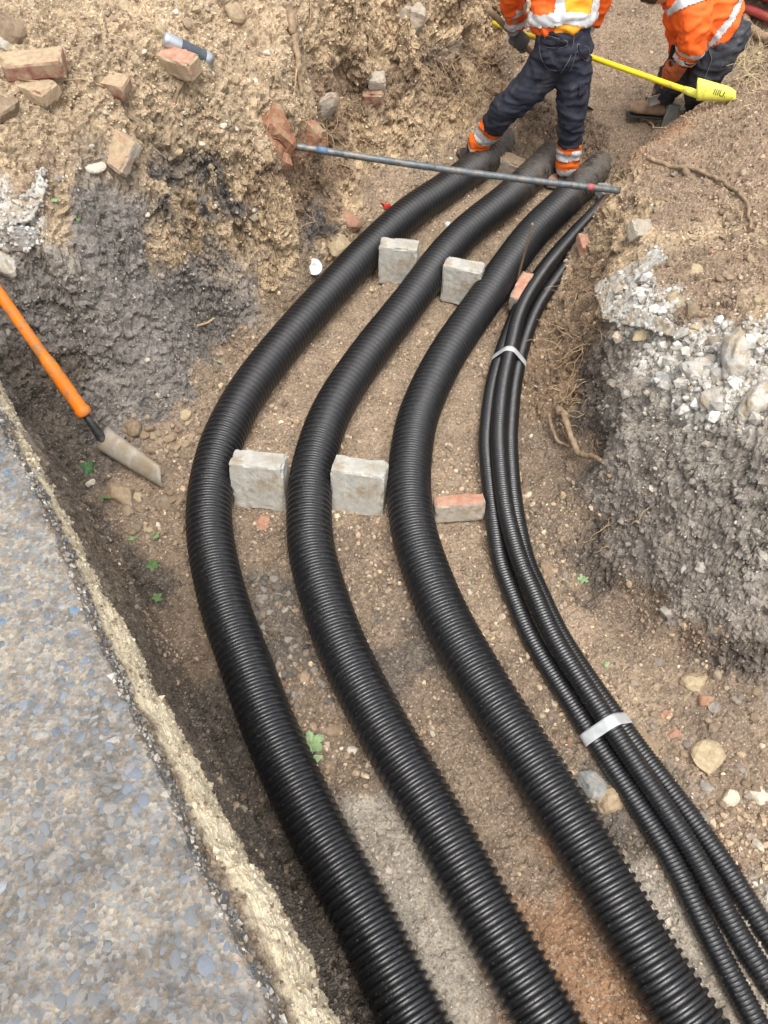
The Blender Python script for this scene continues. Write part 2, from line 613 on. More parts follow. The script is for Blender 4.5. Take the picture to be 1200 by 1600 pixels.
def sand_mat():
    m, nt, b = new_mat("yellow_sand_mortar")
    co = coords(nt)
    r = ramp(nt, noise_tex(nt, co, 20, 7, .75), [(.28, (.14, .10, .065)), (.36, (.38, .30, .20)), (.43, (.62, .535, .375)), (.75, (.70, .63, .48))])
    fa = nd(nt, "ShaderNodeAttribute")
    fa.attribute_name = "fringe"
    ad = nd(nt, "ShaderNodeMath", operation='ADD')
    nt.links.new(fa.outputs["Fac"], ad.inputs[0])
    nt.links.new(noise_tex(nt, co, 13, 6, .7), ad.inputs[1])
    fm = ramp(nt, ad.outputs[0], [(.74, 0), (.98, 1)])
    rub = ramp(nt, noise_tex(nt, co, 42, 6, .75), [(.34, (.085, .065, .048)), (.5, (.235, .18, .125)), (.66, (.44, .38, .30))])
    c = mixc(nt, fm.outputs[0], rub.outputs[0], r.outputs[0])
    nt.links.new(c, b.inputs["Base Color"])
    b.inputs["Roughness"].default_value = .95
    p = bump(nt, noise_tex(nt, co, 60, 8, .8), .5, .008, b)
    bump(nt, vor_tex(nt, co, 260), .4, .003, b, p)
    return m


def paving_mat():
    m, nt, b = new_mat("worn_paving_matrix")
    co = coords(nt)
    r = ramp(nt, noise_tex(nt, co, 34, 8, .75), [(.30, (.10, .092, .083)), (.43, (.18, .163, .142)), (.53, (.255, .222, .18)), (.62, (.345, .30, .24)), (.74, (.53, .52, .50))])
    g = nd(nt, "ShaderNodeTexVoronoi")
    g.inputs["Scale"].default_value = 120
    nt.links.new(co, g.inputs["Vector"])
    sep = nd(nt, "ShaderNodeSeparateColor")
    nt.links.new(g.outputs["Color"], sep.inputs[0])
    gm = ramp(nt, sep.outputs[0], [(.5, 0), (.56, .8)])
    gc = ramp(nt, sep.outputs[1], [(0, (.125, .145, .165)), (.5, (.22, .235, .25)), (1, (.38, .36, .32))])
    c = mixc(nt, gm.outputs[0], r.outputs[0], gc.outputs[0])
    st = ramp(nt, noise_tex(nt, co, 5, 6, .7), [(.34, (.50, .47, .43)), (.5, (.90, .88, .86)), (.66, (1.28, 1.2, 1.06))])
    c = mixc(nt, 1.0, c, st.outputs[0], 'MULTIPLY')
    nt.links.new(c, b.inputs["Base Color"])
    b.inputs["Roughness"].default_value = .7
    p = bump(nt, noise_tex(nt, co, 60, 7, .75), .8, .006, b)
    bump(nt, g.outputs["Distance"], .6, .004, b, p)
    return m


M["sand"] = sand_mat()
M["paving"] = paving_mat()

# ================================================================== PAVEMENT EDGE (needed by the ground)
PAVE_Z = 1.10
EDGE_PX = [(-330, 130), (-220, 300), (-120, 450), (0, 626), (21, 675), (52, 738), (87, 808), (116, 878), (153, 971), (194, 1063), (231, 1147), (277, 1253),
           (324, 1355), (370, 1452), (407, 1526), (440, 1610), (470, 1690), (500, 1770)]
SAND_PX = [(-290, 110), (-180, 280), (-90, 420), (0, 552), (35, 626), (70, 696), (105, 762), (140, 825), (168, 885), (222, 985), (277, 1091), (324, 1188),
           (384, 1290), (416, 1350), (458, 1415), (500, 1492), (552, 1610), (590, 1690), (630, 1770)]
EDGE = np.array([U(x - 15, y, PAVE_Z)[:2] for x, y in EDGE_PX])
SAND = np.array([U(x - 26, y, 0.95)[:2] for x, y in SAND_PX])


def polydist(P, L):
    """signed distance to polyline L (positive on the trench side)"""
    best = np.full(len(P), 1e9)
    sgn = np.ones(len(P))
    for k in range(len(L) - 1):
        a, b = L[k], L[k + 1]
        d = b - a
        t = ((P - a) @ d) / d.dot(d)
        if k > 0 and k < len(L) - 2:
            t = np.clip(t, 0, 1)
        elif k == 0:
            t = np.minimum(t, 1)
        else:
            t = np.maximum(t, 0)
        q = a + t[:, None] * d
        r = P - q
        dist = np.hypot(r[:, 0], r[:, 1])
        m = dist < best
        best = np.where(m, dist, best)
        s = np.sign(d[0] * r[:, 1] - d[1] * r[:, 0])
        sgn = np.where(m, s, sgn)
    return best * sgn


# ================================================================== GROUND: control points  (photo px, py, height, soil letter)
CTRL = """
420 1640 0 D|520 1570 0.02 D|700 1560 0 S|640 1400 0 S|570 1270 0 S|520 1180 0 B|480 1080 0 B|440 1000 0 K|420 930 0 K|405 850 0 B
950 1560 0 O|880 1440 0 O|800 1300 0 B|740 1220 0 B|680 1130 0 B|620 1030 0 K|590 950 0 B|560 870 0 B|560 760 0 F
1090 1500 0 S|1020 1380 0 S|960 1280 0 K|880 1150 0 B|820 1070 0 B|760 980 0 F|720 880 0 F|700 780 0 F
420 680 0 F|450 620 0 F|560 680 0 F|590 600 0 F|650 540 0 F|520 540 0 F|600 450 0 F|720 440 0 F|780 380 0 F|690 350 0 F|740 310 0 F|830 310 0 F|880 300 0.02 F
720 640 0 F|740 560 0 F|330 1000 0.02 B|300 900 0.04 B|270 980 0.05 B|340 1080 0.02 D|380 1180 0.01 D|430 1300 0.0 D|470 1420 0 D
860 800 .03 B|840 700 .03 B|850 620 .04 N|860 560 .06 N|890 480 .08 N|900 950 .01 F|960 1020 .02 F|1020 1100 .02 F|1100 1180 .04 P|1180 1250 .05 P|1150 1350 .04 P|1210 1450 .04 S|1250 1640 .04 S
1040 1020 .03 B|1130 1100 .06 B|1240 1180 .08 P
250 850 .06 P|200 800 .09 P|230 760 .08 P|270 700 .06 P|290 800 .03 P|210 900 .1 D|150 790 .14 D|120 720 .2 D|170 680 .12 G|250 660 .12 G
310 640 .08 P|330 600 .07 F|270 600 .2 G|230 560 .32 G|150 600 .28 G|90 640 .3 D|60 600 .36 D|60 560 .42 D|100 520 .48 G|100 480 .58 G|30 450 .72 G|0 400 .82 R|20 500 .6 G
350 460 .2 G|340 510 .13 G|300 470 .30 G|285 520 .28 G|320 560 .12 G|330 430 .34 G|290 395 .50 G|370 540 .05 F|380 470 .08 F|310 430 .36 G|330 390 .42 Y|250 450 .5 G|200 430 .6 G|190 370 .78 G|280 370 .6 T|100 330 .93 T|150 350 .85 G|60 380 .88 R|0 320 1.0 L|40 280 1.06 V
0 200 1.2 T|0 100 1.33 T|0 0 1.44 T|100 100 1.28 T|100 200 1.13 T|100 0 1.38 T|200 200 1.06 T|200 100 1.22 T|200 0 1.32 T|300 120 1.13 T|300 50 1.22 T|300 0 1.26 T|250 250 .96 T|320 230 .92 T|350 150 1.02 T|310 300 .78 Z|360 300 .66 Z|340 340 .58 Y
400 250 .78 Y|400 200 .88 T|400 120 .99 T|400 60 1.08 T|440 0 1.14 T|440 260 .70 N|470 225 .70 O|465 170 .82 T|470 110 .93 T|470 50 1.03 T
430 330 .52 Y|450 380 .34 Y|420 430 .2 Y|480 310 .42 N|500 360 .18 Z|480 440 .03 F|520 385 .07 Y|440 480 .03 F|540 330 .13 Y|560 370 .02 F|520 300 .24 N|515 250 .36 N
505 150 .66 N|520 100 .76 N|520 40 .92 Y|530 200 .5 N|560 250 .3 Y|560 190 .44 Y|620 230 .26 Y|600 180 .42 Y|650 150 .44 Y|640 290 .08 F|600 320 .05 F|700 180 .27 Y|690 240 .12 F|740 150 .3 Y|760 190 .16 F|700 270 .04 F
570 140 .58 N|570 60 .84 Y|570 0 1.02 Y|620 120 .56 N|640 60 .75 Y|640 0 .96 Y|700 130 .44 N|700 80 .55 D|710 20 .78 Y|710 -40 .98 Y|760 110 .36 N|770 60 .52 Y|785 20 .66 Y|800 -30 .8 Y|800 90 .38 F
560 -60 1.2 T|480 -60 1.22 T|400 -80 1.3 T|640 -80 1.15 T|720 -100 1.12 T|300 -80 1.36 T|150 -80 1.42 T
845 185 .22 X|812 178 .24 X|800 215 .06 F|868 215 .2 X|850 262 .04 F|965 232 .22 M|985 215 .27 M|930 225 .2 X|930 280 .04 F|900 180 .26 X|880 150 .3 M|830 140 .32 M|920 130 .34 M|960 170 .3 M|1010 175 .29 M|1040 200 .27 M|1000 120 .38 M|950 60 .48 M|880 60 .50 M|880 0 .62 M|960 0 .62 M|1050 60 .5 M|1050 0 .62 M|900 -80 .85 M|1050 -80 .85 M|1150 100 .48 F|1180 50 .6 F|1200 0 .72 F|1150 10 .66 F|1250 -60 .9 F
1000 238 .55 O|975 262 .5 O|965 300 .47 Y|1030 214 .55 O|1066 184 .59 O|1100 166 .645 V|1150 150 .72 V|1200 130 .78 V|1200 90 .8 V|1100 210 .64 V|1050 240 .58 V|1040 290 .62 V|1110 290 .72 V|1180 250 .8 V|1190 340 .86 V|1120 360 .78 T|1060 350 .68 V|1000 340 .58 Y|960 345 .45 Y|945 325 .2 Y|950 352 .14 F|945 382 .32 Y|932 416 .22 N|905 372 -.02 F|928 345 -.02 F|880 402 -.02 F|862 430 -.02 F|918 352 -.02 F|895 385 -.02 F|950 400 .5 Y|940 430 .4 N|905 450 .15 N|1000 400 .64 T|1060 420 .74 V|1150 430 .86 V|1200 420 .9 V|1100 480 .8 V|1180 500 .88 T
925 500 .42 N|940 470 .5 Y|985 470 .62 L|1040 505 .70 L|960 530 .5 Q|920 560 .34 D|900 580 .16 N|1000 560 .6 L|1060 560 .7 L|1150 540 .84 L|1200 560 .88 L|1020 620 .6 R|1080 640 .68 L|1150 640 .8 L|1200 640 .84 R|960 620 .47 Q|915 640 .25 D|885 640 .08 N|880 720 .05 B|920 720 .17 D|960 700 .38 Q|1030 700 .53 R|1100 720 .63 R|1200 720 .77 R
950 770 .22 Q|1000 770 .37 Q|1080 790 .5 Q|1160 800 .6 R|1220 810 .66 R|930 830 .08 D|980 850 .16 Q|1040 860 .32 Q|1120 880 .4 Q|1200 890 .46 R|960 900 .04 D|1010 930 .08 B|1070 950 .2 Q|1150 960 .28 Q|1220 980 .32 Q|1060 990 .07 B|1120 1030 .1 D|1200 1070 .12 Q|1300 1080 .2 Q|1300 900 .5 Q|1300 700 .85 R|1300 500 1.0 T|1300 300 1.0 V|1300 150 .95 V|1300 1300 .08 P
"""
SOIL = {  # colour, lumpiness, gravel, grit
    'T': ((.46, .350, .228), .75, 1.0, 1.0), 'F': ((.305, .228, .157), .18, 1.2, 1.0), 'B': ((.215, .160, .113), .24, 1.4, .9),
    'P': ((.27, .20, .14), .30, 1.6, 1.0), 'Q': ((.262, .232, .200), .50, .45, .7), 'G': ((.205, .187, .170), .62, .4, .5), 'D': ((.118, .098, .080), .75, .5, .5), 'K': ((.125, .104, .086), .25, 1.5, .6),  # D: dark moist soil, also paints in shade of undercut and wall
    'L': ((.52, .49, .44), .95, .8, .6), 'R': ((.31, .278, .240), .7, .8, .5), 'S': ((.37, .33, .27), .14, 1.0, 1.0), 'O': ((.275, .160, .090), .22, .8, 1.0),
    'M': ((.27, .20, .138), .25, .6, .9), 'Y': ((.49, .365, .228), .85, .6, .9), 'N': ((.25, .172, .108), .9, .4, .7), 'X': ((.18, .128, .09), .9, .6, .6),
    'V': ((.28, .20, .135), .5, 1.3, 1.0), 'Z': ((.135, .122, .113), 1.0, .25, .4)}
cp, cs = [], []
for ent in CTRL.replace("\n", "|").split("|"):
    t = ent.split()
    if len(t) == 4:
        p = U(float(t[0]), float(t[1]), float(t[2]))
        cp.append((p.x, p.y, float(t[2])))
        cs.append(t[3])
EXTRA = [(0.3, -.3, 0, 'S'), (0.8, -.3, 0, 'S'), (0.5, -1.2, 0, 'S'), (1.2, -.3, .05, 'S'), (1.0, -1.2, 0, 'S'), (1.7, -.2, .3, 'G'), (1.7, -1.2, .4, 'G'), (2.2, .5, .8, 'R'), (2.3, -1, .9, 'R'),
         (2.4, 2, 1.0, 'T'), (2.6, 4, 1.0, 'V'), (2.8, 5.5, .9, 'F'), (2.8, 7, 1.1, 'F'), (1.2, 7.5, 1.1, 'M'), (0, 6.5, 1.2, 'T'), (-1, 5.5, 1.3, 'T'), (-2.2, 4.5, 1.3, 'T'), (-2.3, 3, 1.3, 'T'),
         (-2.2, 2, .8, 'G'), (-1.6, 1.9, .4, 'D'), (.8, 8.5, 1.2, 'T'), (-3, 6, 1.2, 'T'), (4, 3, 1.0, 'T'), (4, 8, 1.1, 'T'), (0, 12, 1.2, 'T'), (12, 12, 1.1, 'T'), (-12, 12, 1.1, 'T'), (12, -8, 1.0, 'T'), (-12, -8, 1.0, 'T'), (0, -8, .8, 'T')]
for e in EXTRA:
    cp.append(e[:3])
    cs.append(e[3])
cp = np.array(cp, float)


def rbf_fit(P, z, smooth=2e-3):
    D = np.hypot(P[:, None, 0] - P[None, :, 0], P[:, None, 1] - P[None, :, 1])
    n = len(P)
    A = np.zeros((n + 1, n + 1))
    A[:n, :n] = np.sqrt(D * D + .03 ** 2)
    A[:n, :n] -= np.eye(n) * smooth
    A[:n, n] = 1
    A[n, :n] = 1
    return np.linalg.solve(A, np.append(z, 0))


RBF_W = rbf_fit(cp[:, :2], cp[:, 2])


def rbf_eval(XY):
    out = np.zeros(len(XY))
    for s in range(0, len(XY), 40000):
        q = XY[s:s + 40000]
        D2 = (q[:, None, 0] - cp[None, :, 0]) ** 2 + (q[:, None, 1] - cp[None, :, 1]) ** 2
        out[s:s + 40000] = np.sqrt(D2 + .03 ** 2) @ RBF_W[:-1] + RBF_W[-1]
    return out


def base_z(XY):
    z = rbf_eval(XY)
    z = np.clip(z, -.03, 1.7)
    s = polydist(XY, EDGE)
    k = sstep(.03, .15, s)
    under = np.minimum(.90, np.maximum(z, .90))
    near = XY[:, 1] < 3.2
    return np.where(near, under * (1 - k) + z * k, z)


def axis_pts(c0, c1, step, far, grow=1.25):
    mid = list(np.arange(c0, c1, step))
    lo, d, x = [], step, c0
    while x > -far:
        d *= grow
        x -= d
        lo.append(x)
    hi, d, x = [], step, mid[-1]
    while x < far:
        d *= grow
        x += d
        hi.append(x)
    return np.array(lo[::-1] + mid + hi)


gx = axis_pts(-1.75, 2.15, .0092, 40)
gy1 = np.arange(-.15, 3.4, .0092)
gy2 = np.arange(3.4, 6.0, .012)
gy = axis_pts(0, 1, .5, 40)
ylo, d, x = [], .0072, -.15
while x > -30:
    d *= 1.3
    x -= d
    ylo.append(x)
yhi, d, x = [], .0105, gy2[-1]
while x < 60:
    d *= 1.3
    x += d
    yhi.append(x)
gy = np.array(ylo[::-1] + list(gy1) + list(gy2) + yhi)
NX, NY = len(gx), len(gy)
GX, GY = np.meshgrid(gx, gy)
XY = np.stack([GX.ravel(), GY.ravel()], 1)
Z0 = base_z(XY)
P3 = np.stack([XY[:, 0], XY[:, 1], Z0], 1)
ii = (np.arange(NY - 1)[:, None] * NX + np.arange(NX - 1)[None]).ravel()
TRI = np.vstack([np.stack([ii, ii + 1, ii + NX + 1], 1), np.stack([ii, ii + NX + 1, ii + NX], 1)])


def refine(P, T, lim):
    """split every long edge of the steep faces, without cracks"""
    e = np.sort(np.vstack([T[:, [0, 1]], T[:, [1, 2]], T[:, [2, 0]]]), 1)
    key = e[:, 0].astype(np.int64) * len(P) + e[:, 1]
    u, inv = np.unique(key, return_inverse=True)
    a, b = (u // len(P)).astype(int), (u % len(P)).astype(int)
    L = np.linalg.norm(P[a] - P[b], axis=1)
    mid = (P[a] + P[b]) / 2
    inside = (np.abs(mid[:, 0] - .2) < 1.95) & (mid[:, 1] > .1) & (mid[:, 1] < 6)
    hid = polydist(mid[:, :2], EDGE) < 0.02
    mark = (L > lim) & inside & ~hid
    nid = np.full(len(u), -1)
    nid[mark] = len(P) + np.arange(mark.sum())
    mx = mid[mark]
    mx[:, 2] = base_z(mx[:, :2])
    P2 = np.vstack([P, mx])
    n = len(T)
    m = np.stack([nid[inv[:n]], nid[inv[n:2 * n]], nid[inv[2 * n:]]], 1)
    cnt = (m >= 0).sum(1)
    out = [T[cnt == 0]]
    t, k = T[cnt == 3], m[cnt == 3]
    out += [np.stack([t[:, 0], k[:, 0], k[:, 2]], 1), np.stack([k[:, 0], t[:, 1], k[:, 1]], 1), np.stack([k[:, 2], k[:, 1], t[:, 2]], 1), k]
    for r in range(3):
        sel = (cnt == 1) & (m[:, r] >= 0)
        t, k = np.roll(T[sel], -r, 1), m[sel][:, r]
        out += [np.stack([t[:, 0], k, t[:, 2]], 1), np.stack([k, t[:, 1], t[:, 2]], 1)]
        sel = (cnt == 2) & (m[:, r] < 0)
        t, q = np.roll(T[sel], -r, 1), np.roll(m[sel], -r, 1)
        out += [np.stack([t[:, 0], t[:, 1], q[:, 1]], 1), np.stack([t[:, 0], q[:, 1], q[:, 2]], 1), np.stack([q[:, 2], q[:, 1], t[:, 2]], 1)]
    return P2, np.vstack(out)


for _ in range(3):
    P3, TRI = refine(P3, TRI, .0225)
XY = P3[:, :2]

# soil kind by the nearest control points, with a ragged edge between kinds
warp = np.stack([fbm(P3 * 6 + 11, 4, 3), fbm(P3 * 6 + 47, 4, 5), fbm(P3 * 6 + 83, 4, 9)], 1) * .17
warp += np.stack([vnoise(P3 * 30 + 11, 3), vnoise(P3 * 30 + 47, 5), vnoise(P3 * 30 + 83, 9)], 1) * .02
PW = P3 + warp
tabc = np.array([SOIL[s][0] for s in cs])
tabm = np.array([SOIL[s][1:] for s in cs])
COL = np.zeros((len(P3), 3), np.float32)
PRM = np.zeros((len(P3), 3), np.float32)
for s in range(0, len(PW), 30000):
    q = PW[s:s + 30000]
    D2 = ((q[:, None, :] - cp[None]) ** 2 * np.array([1, 1, 1.6])).sum(-1)
    w = 1 / (D2 + 4e-4) ** 3
    w /= w.sum(1)[:, None]
    COL[s:s + 30000] = w @ tabc
    PRM[s:s + 30000] = w @ tabm
CH = PRM[:, 0]

# relief along the slope's own normal
FN = np.cross(P3[TRI[:, 1]] - P3[TRI[:, 0]], P3[TRI[:, 2]] - P3[TRI[:, 0]])
Nn = np.zeros_like(P3)
for k in range(3):
    for c in range(3):
        Nn[:, c] += np.bincount(TRI[:, k], FN[:, c], len(P3))
Nn /= np.linalg.norm(Nn, axis=1)[:, None] + 1e-12
fade = sstep(7, 3, np.hypot(XY[:, 0], XY[:, 1] - 2.5))
disp = .022 * (.35 + CH) * fbm(P3 * 5.5, 4, 21)
w1 = P3 + .02 * np.stack([vnoise(P3 * 14, 31), vnoise(P3 * 14, 32), vnoise(P3 * 14, 33)], 1)
f1, f2, rv, tl = worley(w1 * 5.2 + 3, 91)
disp = disp + .030 * CH ** 1.8 * ((rv - .5) * .9 + tl * 1.5 - .4 * np.exp(-((f2 - f1) / .08) ** 2))
f1, f2, rv, tl = worley(w1 * 11, 41)
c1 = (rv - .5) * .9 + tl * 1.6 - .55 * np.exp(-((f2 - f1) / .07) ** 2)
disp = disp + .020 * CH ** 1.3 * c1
f1, f2, rv, tl = worley(w1 * 27 + 5, 51)
c2 = (rv - .5) * .8 + tl * 1.6 - .5 * np.exp(-((f2 - f1) / .09) ** 2)
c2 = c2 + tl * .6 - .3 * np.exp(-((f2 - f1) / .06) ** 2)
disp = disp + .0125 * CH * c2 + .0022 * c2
f1, f2, rv, tl = worley(P3 * 62 + 9, 61)
c3 = (.55 - f1) + (rv - .5) * .6 + tl
disp = disp + .0066 * (.30 + CH) * c3
disp = disp + .007 * np.clip(1 - CH * 1.6, 0, 1) * fbm(P3 * 15, 3, 207)
disp = disp + .003 * vnoise(P3 * 120, 71) * (.4 + CH)
disp = disp * fade
V = P3 + Nn * disp[:, None]
from mathutils.bvhtree import BVHTree
CAMP = Vector((0, 0, CAM_Z))
_b = BVHTree.FromPolygons(V.tolist(), TRI.tolist())
for hx, hy, hr, hd in ((492, 316, .075, .12), (372, 262, .08, .07), (318, 285, .07, .05), (905, 690, .11, .06), (925, 720, .10, .05), (900, 600, .08, .06), (690, 92, .10, .11),
                       (735, 70, .09, .09), (640, 118, .08, .07), (590, 165, .06, .08), (545, 120, .08, .08), (945, 395, .06, .05), (515, 225, .08, .09), (700, 40, .08, .06), (600, 60, .07, .05),
                       (505, 385, .05, .07), (75, 640, .10, .06)):
    r_ = _b.ray_cast(CAMP, (U(hx, hy, 0) - CAMP).normalized())
    if r_[0] is None:
        continue
    c_ = np.array(r_[0])
    dd_ = np.linalg.norm((V - c_) * np.array([1, 1, .8]), axis=1) / hr * (1 + .35 * fbm(V * 14, 2, 5))
    nn_ = np.array(r_[1])
    nn_ = nn_ * np.array([1, 1, .25])
    V = V - nn_ * (hd * np.exp(-dd_ ** 2 * 1.2))[:, None]
# tone follows the relief: raised lumps lighter, cracks between them darker
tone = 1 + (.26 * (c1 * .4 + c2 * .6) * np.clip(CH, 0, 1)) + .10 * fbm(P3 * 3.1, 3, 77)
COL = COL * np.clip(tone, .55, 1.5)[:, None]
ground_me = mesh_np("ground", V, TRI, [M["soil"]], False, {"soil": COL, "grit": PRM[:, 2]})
ground = ob("ground", ground_me)
tag(ground, "excavated trench with tan rubble banks, grey clay and a trodden brown floor", "ground", kind="structure")
bpy.context.view_layer.update()
GV = V
BVH = BVHTree.FromPolygons(V.tolist(), TRI.tolist())


def hit(px, py, raise_=0.0):
    d = (U(px, py, 0) - CAMP).normalized()
    r = BVH.ray_cast(CAMP, d)
    if r[0] is None:
        p = U(px, py, 0)
        return p, Vector((0, 0, 1))
    return r[0] + r[1] * raise_, r[1]


def drop(x, y):
    r = BVH.ray_cast(Vector((x, y, 4)), Vector((0, 0, -1)))
    return r[0].z if r[0] else 0.0

# ================================================================== PAVEMENT with its broken edge, exposed stones and sand bed
def offs(L, d):
    """polyline L moved sideways (to its left, away from the trench, for positive d)"""
    T = np.gradient(L, axis=0)
    T /= np.linalg.norm(T, axis=1)[:, None]
    return L + np.stack([-T[:, 1], T[:, 0]], 1) * d


def resample2(L, step):
    s = np.concatenate([[0], np.cumsum(np.linalg.norm(np.diff(L, axis=0), axis=1))])
    t = np.arange(0, s[-1], step)
    return np.stack([np.interp(t, s, L[:, k]) for k in range(2)], 1)


E = resample2(EDGE, .008)
side = -1 if polydist(offs(E, .1)[len(E) // 2][None], EDGE)[0] > 0 else 1
jag = fbm(np.stack([E[:, 0] * 14, E[:, 1] * 14, E[:, 0] * 0], 1), 4, 5) * .011
cols = [(-.020, -.11), (-.016, -.09), (-.014, -.07), (-.013, -.05), (-.010, -.035), (-.008, -.022), (-.004, -.010), (-.001, -.003), (.004, 0.0)]
d = .014
x = .014
while x < 4:
    cols.append((x, 0.0))
    d *= 1.0 if x < 1.0 else 1.25
    x += d
rows = []
for (o, dz) in cols:
    q = offs(E, side * o)
    jj = jag * (1 if o < .02 else max(0, 1 - o / .15))
    q = q + offs(E, side * 1)[:] * 0 + (offs(E, side) - E) * jj[:, None]
    rows.append(np.column_stack([q, np.full(len(q), PAVE_Z + dz)]))
PV = np.array(rows)
nr, nc = PV.shape[:2]
PV = PV.reshape(-1, 3)
flatm = np.repeat(np.array([c[1] == 0 for c in cols]), nc)
nz = fbm(PV * 45, 4, 12)
PV[:, 2] += np.where(flatm, .0022 * nz + .0012 * fbm(PV * 4, 2, 8), 0)
sidem = ~flatm
PV[sidem, :2] += (.009 * fbm(PV[sidem] * 40, 5, 19, .65) + .006 * (.5 - worley(PV[sidem] * 60, 3)[0]))[:, None] * np.array([side * .7, .7])
ii = (np.arange(nr - 1)[:, None] * nc + np.arange(nc - 1)[None]).ravel()
pq = np.stack([ii, ii + nc, ii + nc + 1, ii + 1], 1)
if side < 0:
    pq = pq[:, ::-1]
pq_pave, nr_pave, nc_pave = pq, nr, nc
pavement = ob("pavement", mesh_np("pavement", PV, pq, [M["paving"]], False))
tag(pavement, "old exposed aggregate pavement with a broken edge along the trench", "pavement", kind="structure")

# stones showing in the pavement surface
cand = []
hx = .0212
for iy in range(int(3.2 / hx)):
    for ix in range(int(2.6 / hx)):
        cand.append((-2.0 + (ix + .5 * (iy % 2)) * hx, -.5 + iy * hx * .88))
cand = np.array(cand) + rng.uniform(-.0080, .0080, (len(cand), 2))
sd = polydist(cand, EDGE)
cand = cand[(sd < -.012)]
rel = np.column_stack([cand, np.full(len(cand), PAVE_Z)]) - np.array([0, 0, CAM_Z])
dep = rel[:, 1] * CP - rel[:, 2] * SP
ppx = 600 + F * rel[:, 0] / dep
ppy = 800 + F * (-rel[:, 2] * CP - rel[:, 1] * SP) / dep
keep = (dep > .3) & (ppx > -160) & (ppy < 1760) & (ppy > 420)
cand, dep, ppx, ppy = cand[keep], dep[keep], ppx[keep], ppy[keep]
wear = fbm(np.column_stack([cand * 5, cand[:, :1] * 0]), 3, 91)
sd = polydist(cand, EDGE)
keepp = rng.uniform(size=len(cand)) < np.where(wear > .12, .55, .93) * np.where(sd > -.05, .6, 1)
cand, dep, ppx, ppy = cand[keepp], dep[keepp], ppx[keepp], ppy[keepp]
agg_mesh = []
for k in range(18):
    Vr, Tr = rock_vt(500 + k, 2, 7, (1, rng.uniform(.5, .9), .40), 26, .015)
    agg_mesh.append((Vr, Tr, mesh_np("aggregate_stone", Vr, Tr, [M["aggregate"]], False)))
agg_blue = []
for k in range(5):
    me2 = agg_mesh[k][2].copy()
    me2.materials.clear()
    me2.materials.append(M["aggregate_blue"])
    agg_blue.append(me2)
vis = (ppx > 0) & (ppy < 1600)
order = np.argsort(np.where(vis, dep, dep + 100))
rest = []
for n_, k in enumerate(order):
    r = float(np.clip(rng.lognormal(math.log(.0122), .40), .0045, .022))
    rot = rng.uniform(0, 6.28)
    tilt = rng.normal(0, .10, 2)
    loc = (cand[k, 0], cand[k, 1], PAVE_Z - r * .26 + rng.uniform(-.002, .001))
    if n_ < 300:
        q = int(rng.integers(18))
        near_edge = polydist(cand[k][None], EDGE)[0] > -.055
        me2 = agg_blue[q % 5] if (near_edge and rng.uniform() < .6) else agg_mesh[q][2]
        o = ob("stone", me2, pavement, loc, (tilt[0], tilt[1], rot))
        o.scale = (r, r, r)
    else:
        Vr, Tr, _ = agg_mesh[int(rng.integers(18))]
        Rm = np.array(Matrix.Rotation(rot, 3, 'Z'))
        c = np.array([(.12, .142, .165), (.18, .205, .228), (.15, .178, .205), (.25, .26, .27), (.28, .27, .245), (.12, .19, .28)])[int(rng.choice(6, p=[.24, .22, .24, .14, .1, .06]))]
        rest.append((Vr * r @ Rm.T + np.array(loc), Tr, c))


def join_stones(name, lst, m, parent=None):
    Vs = np.vstack([a[0] for a in lst])
    off = np.cumsum([0] + [len(a[0]) for a in lst[:-1]])
    Ts = np.vstack([a[1] + o for a, o in zip(lst, off)])
    Cs = np.vstack([np.repeat(np.array(a[2])[None], len(a[0]), 0) for a in lst])
    o = ob(name, mesh_np(name, Vs, Ts, [m], False, {"col": Cs}), parent)
    o["kind"] = "stuff"
    return o


if rest:
    join_stones("aggregate", rest, M["stone_attr"], pavement)

# sand bed under the slab, standing out as a crumbly ledge
S1 = resample2(EDGE, .0065)
tpar = np.linspace(0, 1, len(S1))
s_s = np.concatenate([[0], np.cumsum(np.linalg.norm(np.diff(SAND, axis=0), axis=1))])
# for every edge point the width of the ledge
wid = np.array([np.min(np.linalg.norm(resample2(SAND, .01) - p, axis=1)) for p in S1])
wid = wid * (1 + .30 * fbm(np.column_stack([S1 * 11, S1[:, :1] * 0]), 4, 33, .6))
prof = [(-.05, -.055), (0.0, -.058), (.25, -.080), (.5, -.095), (.75, -.12), (.93, -.15), (1.0, -.19), (1.0, -.25), (.97, -.32), (.95, -.42)]
fine = []
for a, b in zip(prof[:-1], prof[1:]):
    n_ = 8
    for t in range(n_):
        fine.append((a[0] + (b[0] - a[0]) * t / n_, a[1] + (b[1] - a[1]) * t / n_))
rows = []
Tn = (offs(S1, side) - S1)
for (f_, dz) in fine:
    q = S1 - Tn * (f_ * wid)[:, None]
    rows.append(np.column_stack([q, np.full(len(q), PAVE_Z + dz)]))
FR = np.repeat(np.array([f_ for f_, dz in fine]), len(S1))
SV = np.array(rows)
nr, nc = SV.shape[:2]
SV = SV.reshape(-1, 3)
f1, f2, rv, tl = worley(SV * 55, 5)
SV[:, 2] += .018 * fbm(SV * 20, 5, 3, .62) + .010 * (.5 - f1) + .012 * (worley(SV * 26, 8)[2] - .5) + .008 * (.5 - worley(SV * 120, 18)[0])
SV[:, :2] += (.014 * fbm(SV * 13 + 7, 4, 4) + .004 * (rv - .5))[:, None] * np.array([-side * .8, .5])
ii = (np.arange(nr - 1)[:, None] * nc + np.arange(nc - 1)[None]).ravel()
pq = np.stack([ii, ii + 1, ii + nc + 1, ii + nc], 1)
if side < 0:
    pq = pq[:, ::-1]
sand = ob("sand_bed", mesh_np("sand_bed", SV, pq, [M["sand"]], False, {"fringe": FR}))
SAND_V, SAND_Q = SV, pq
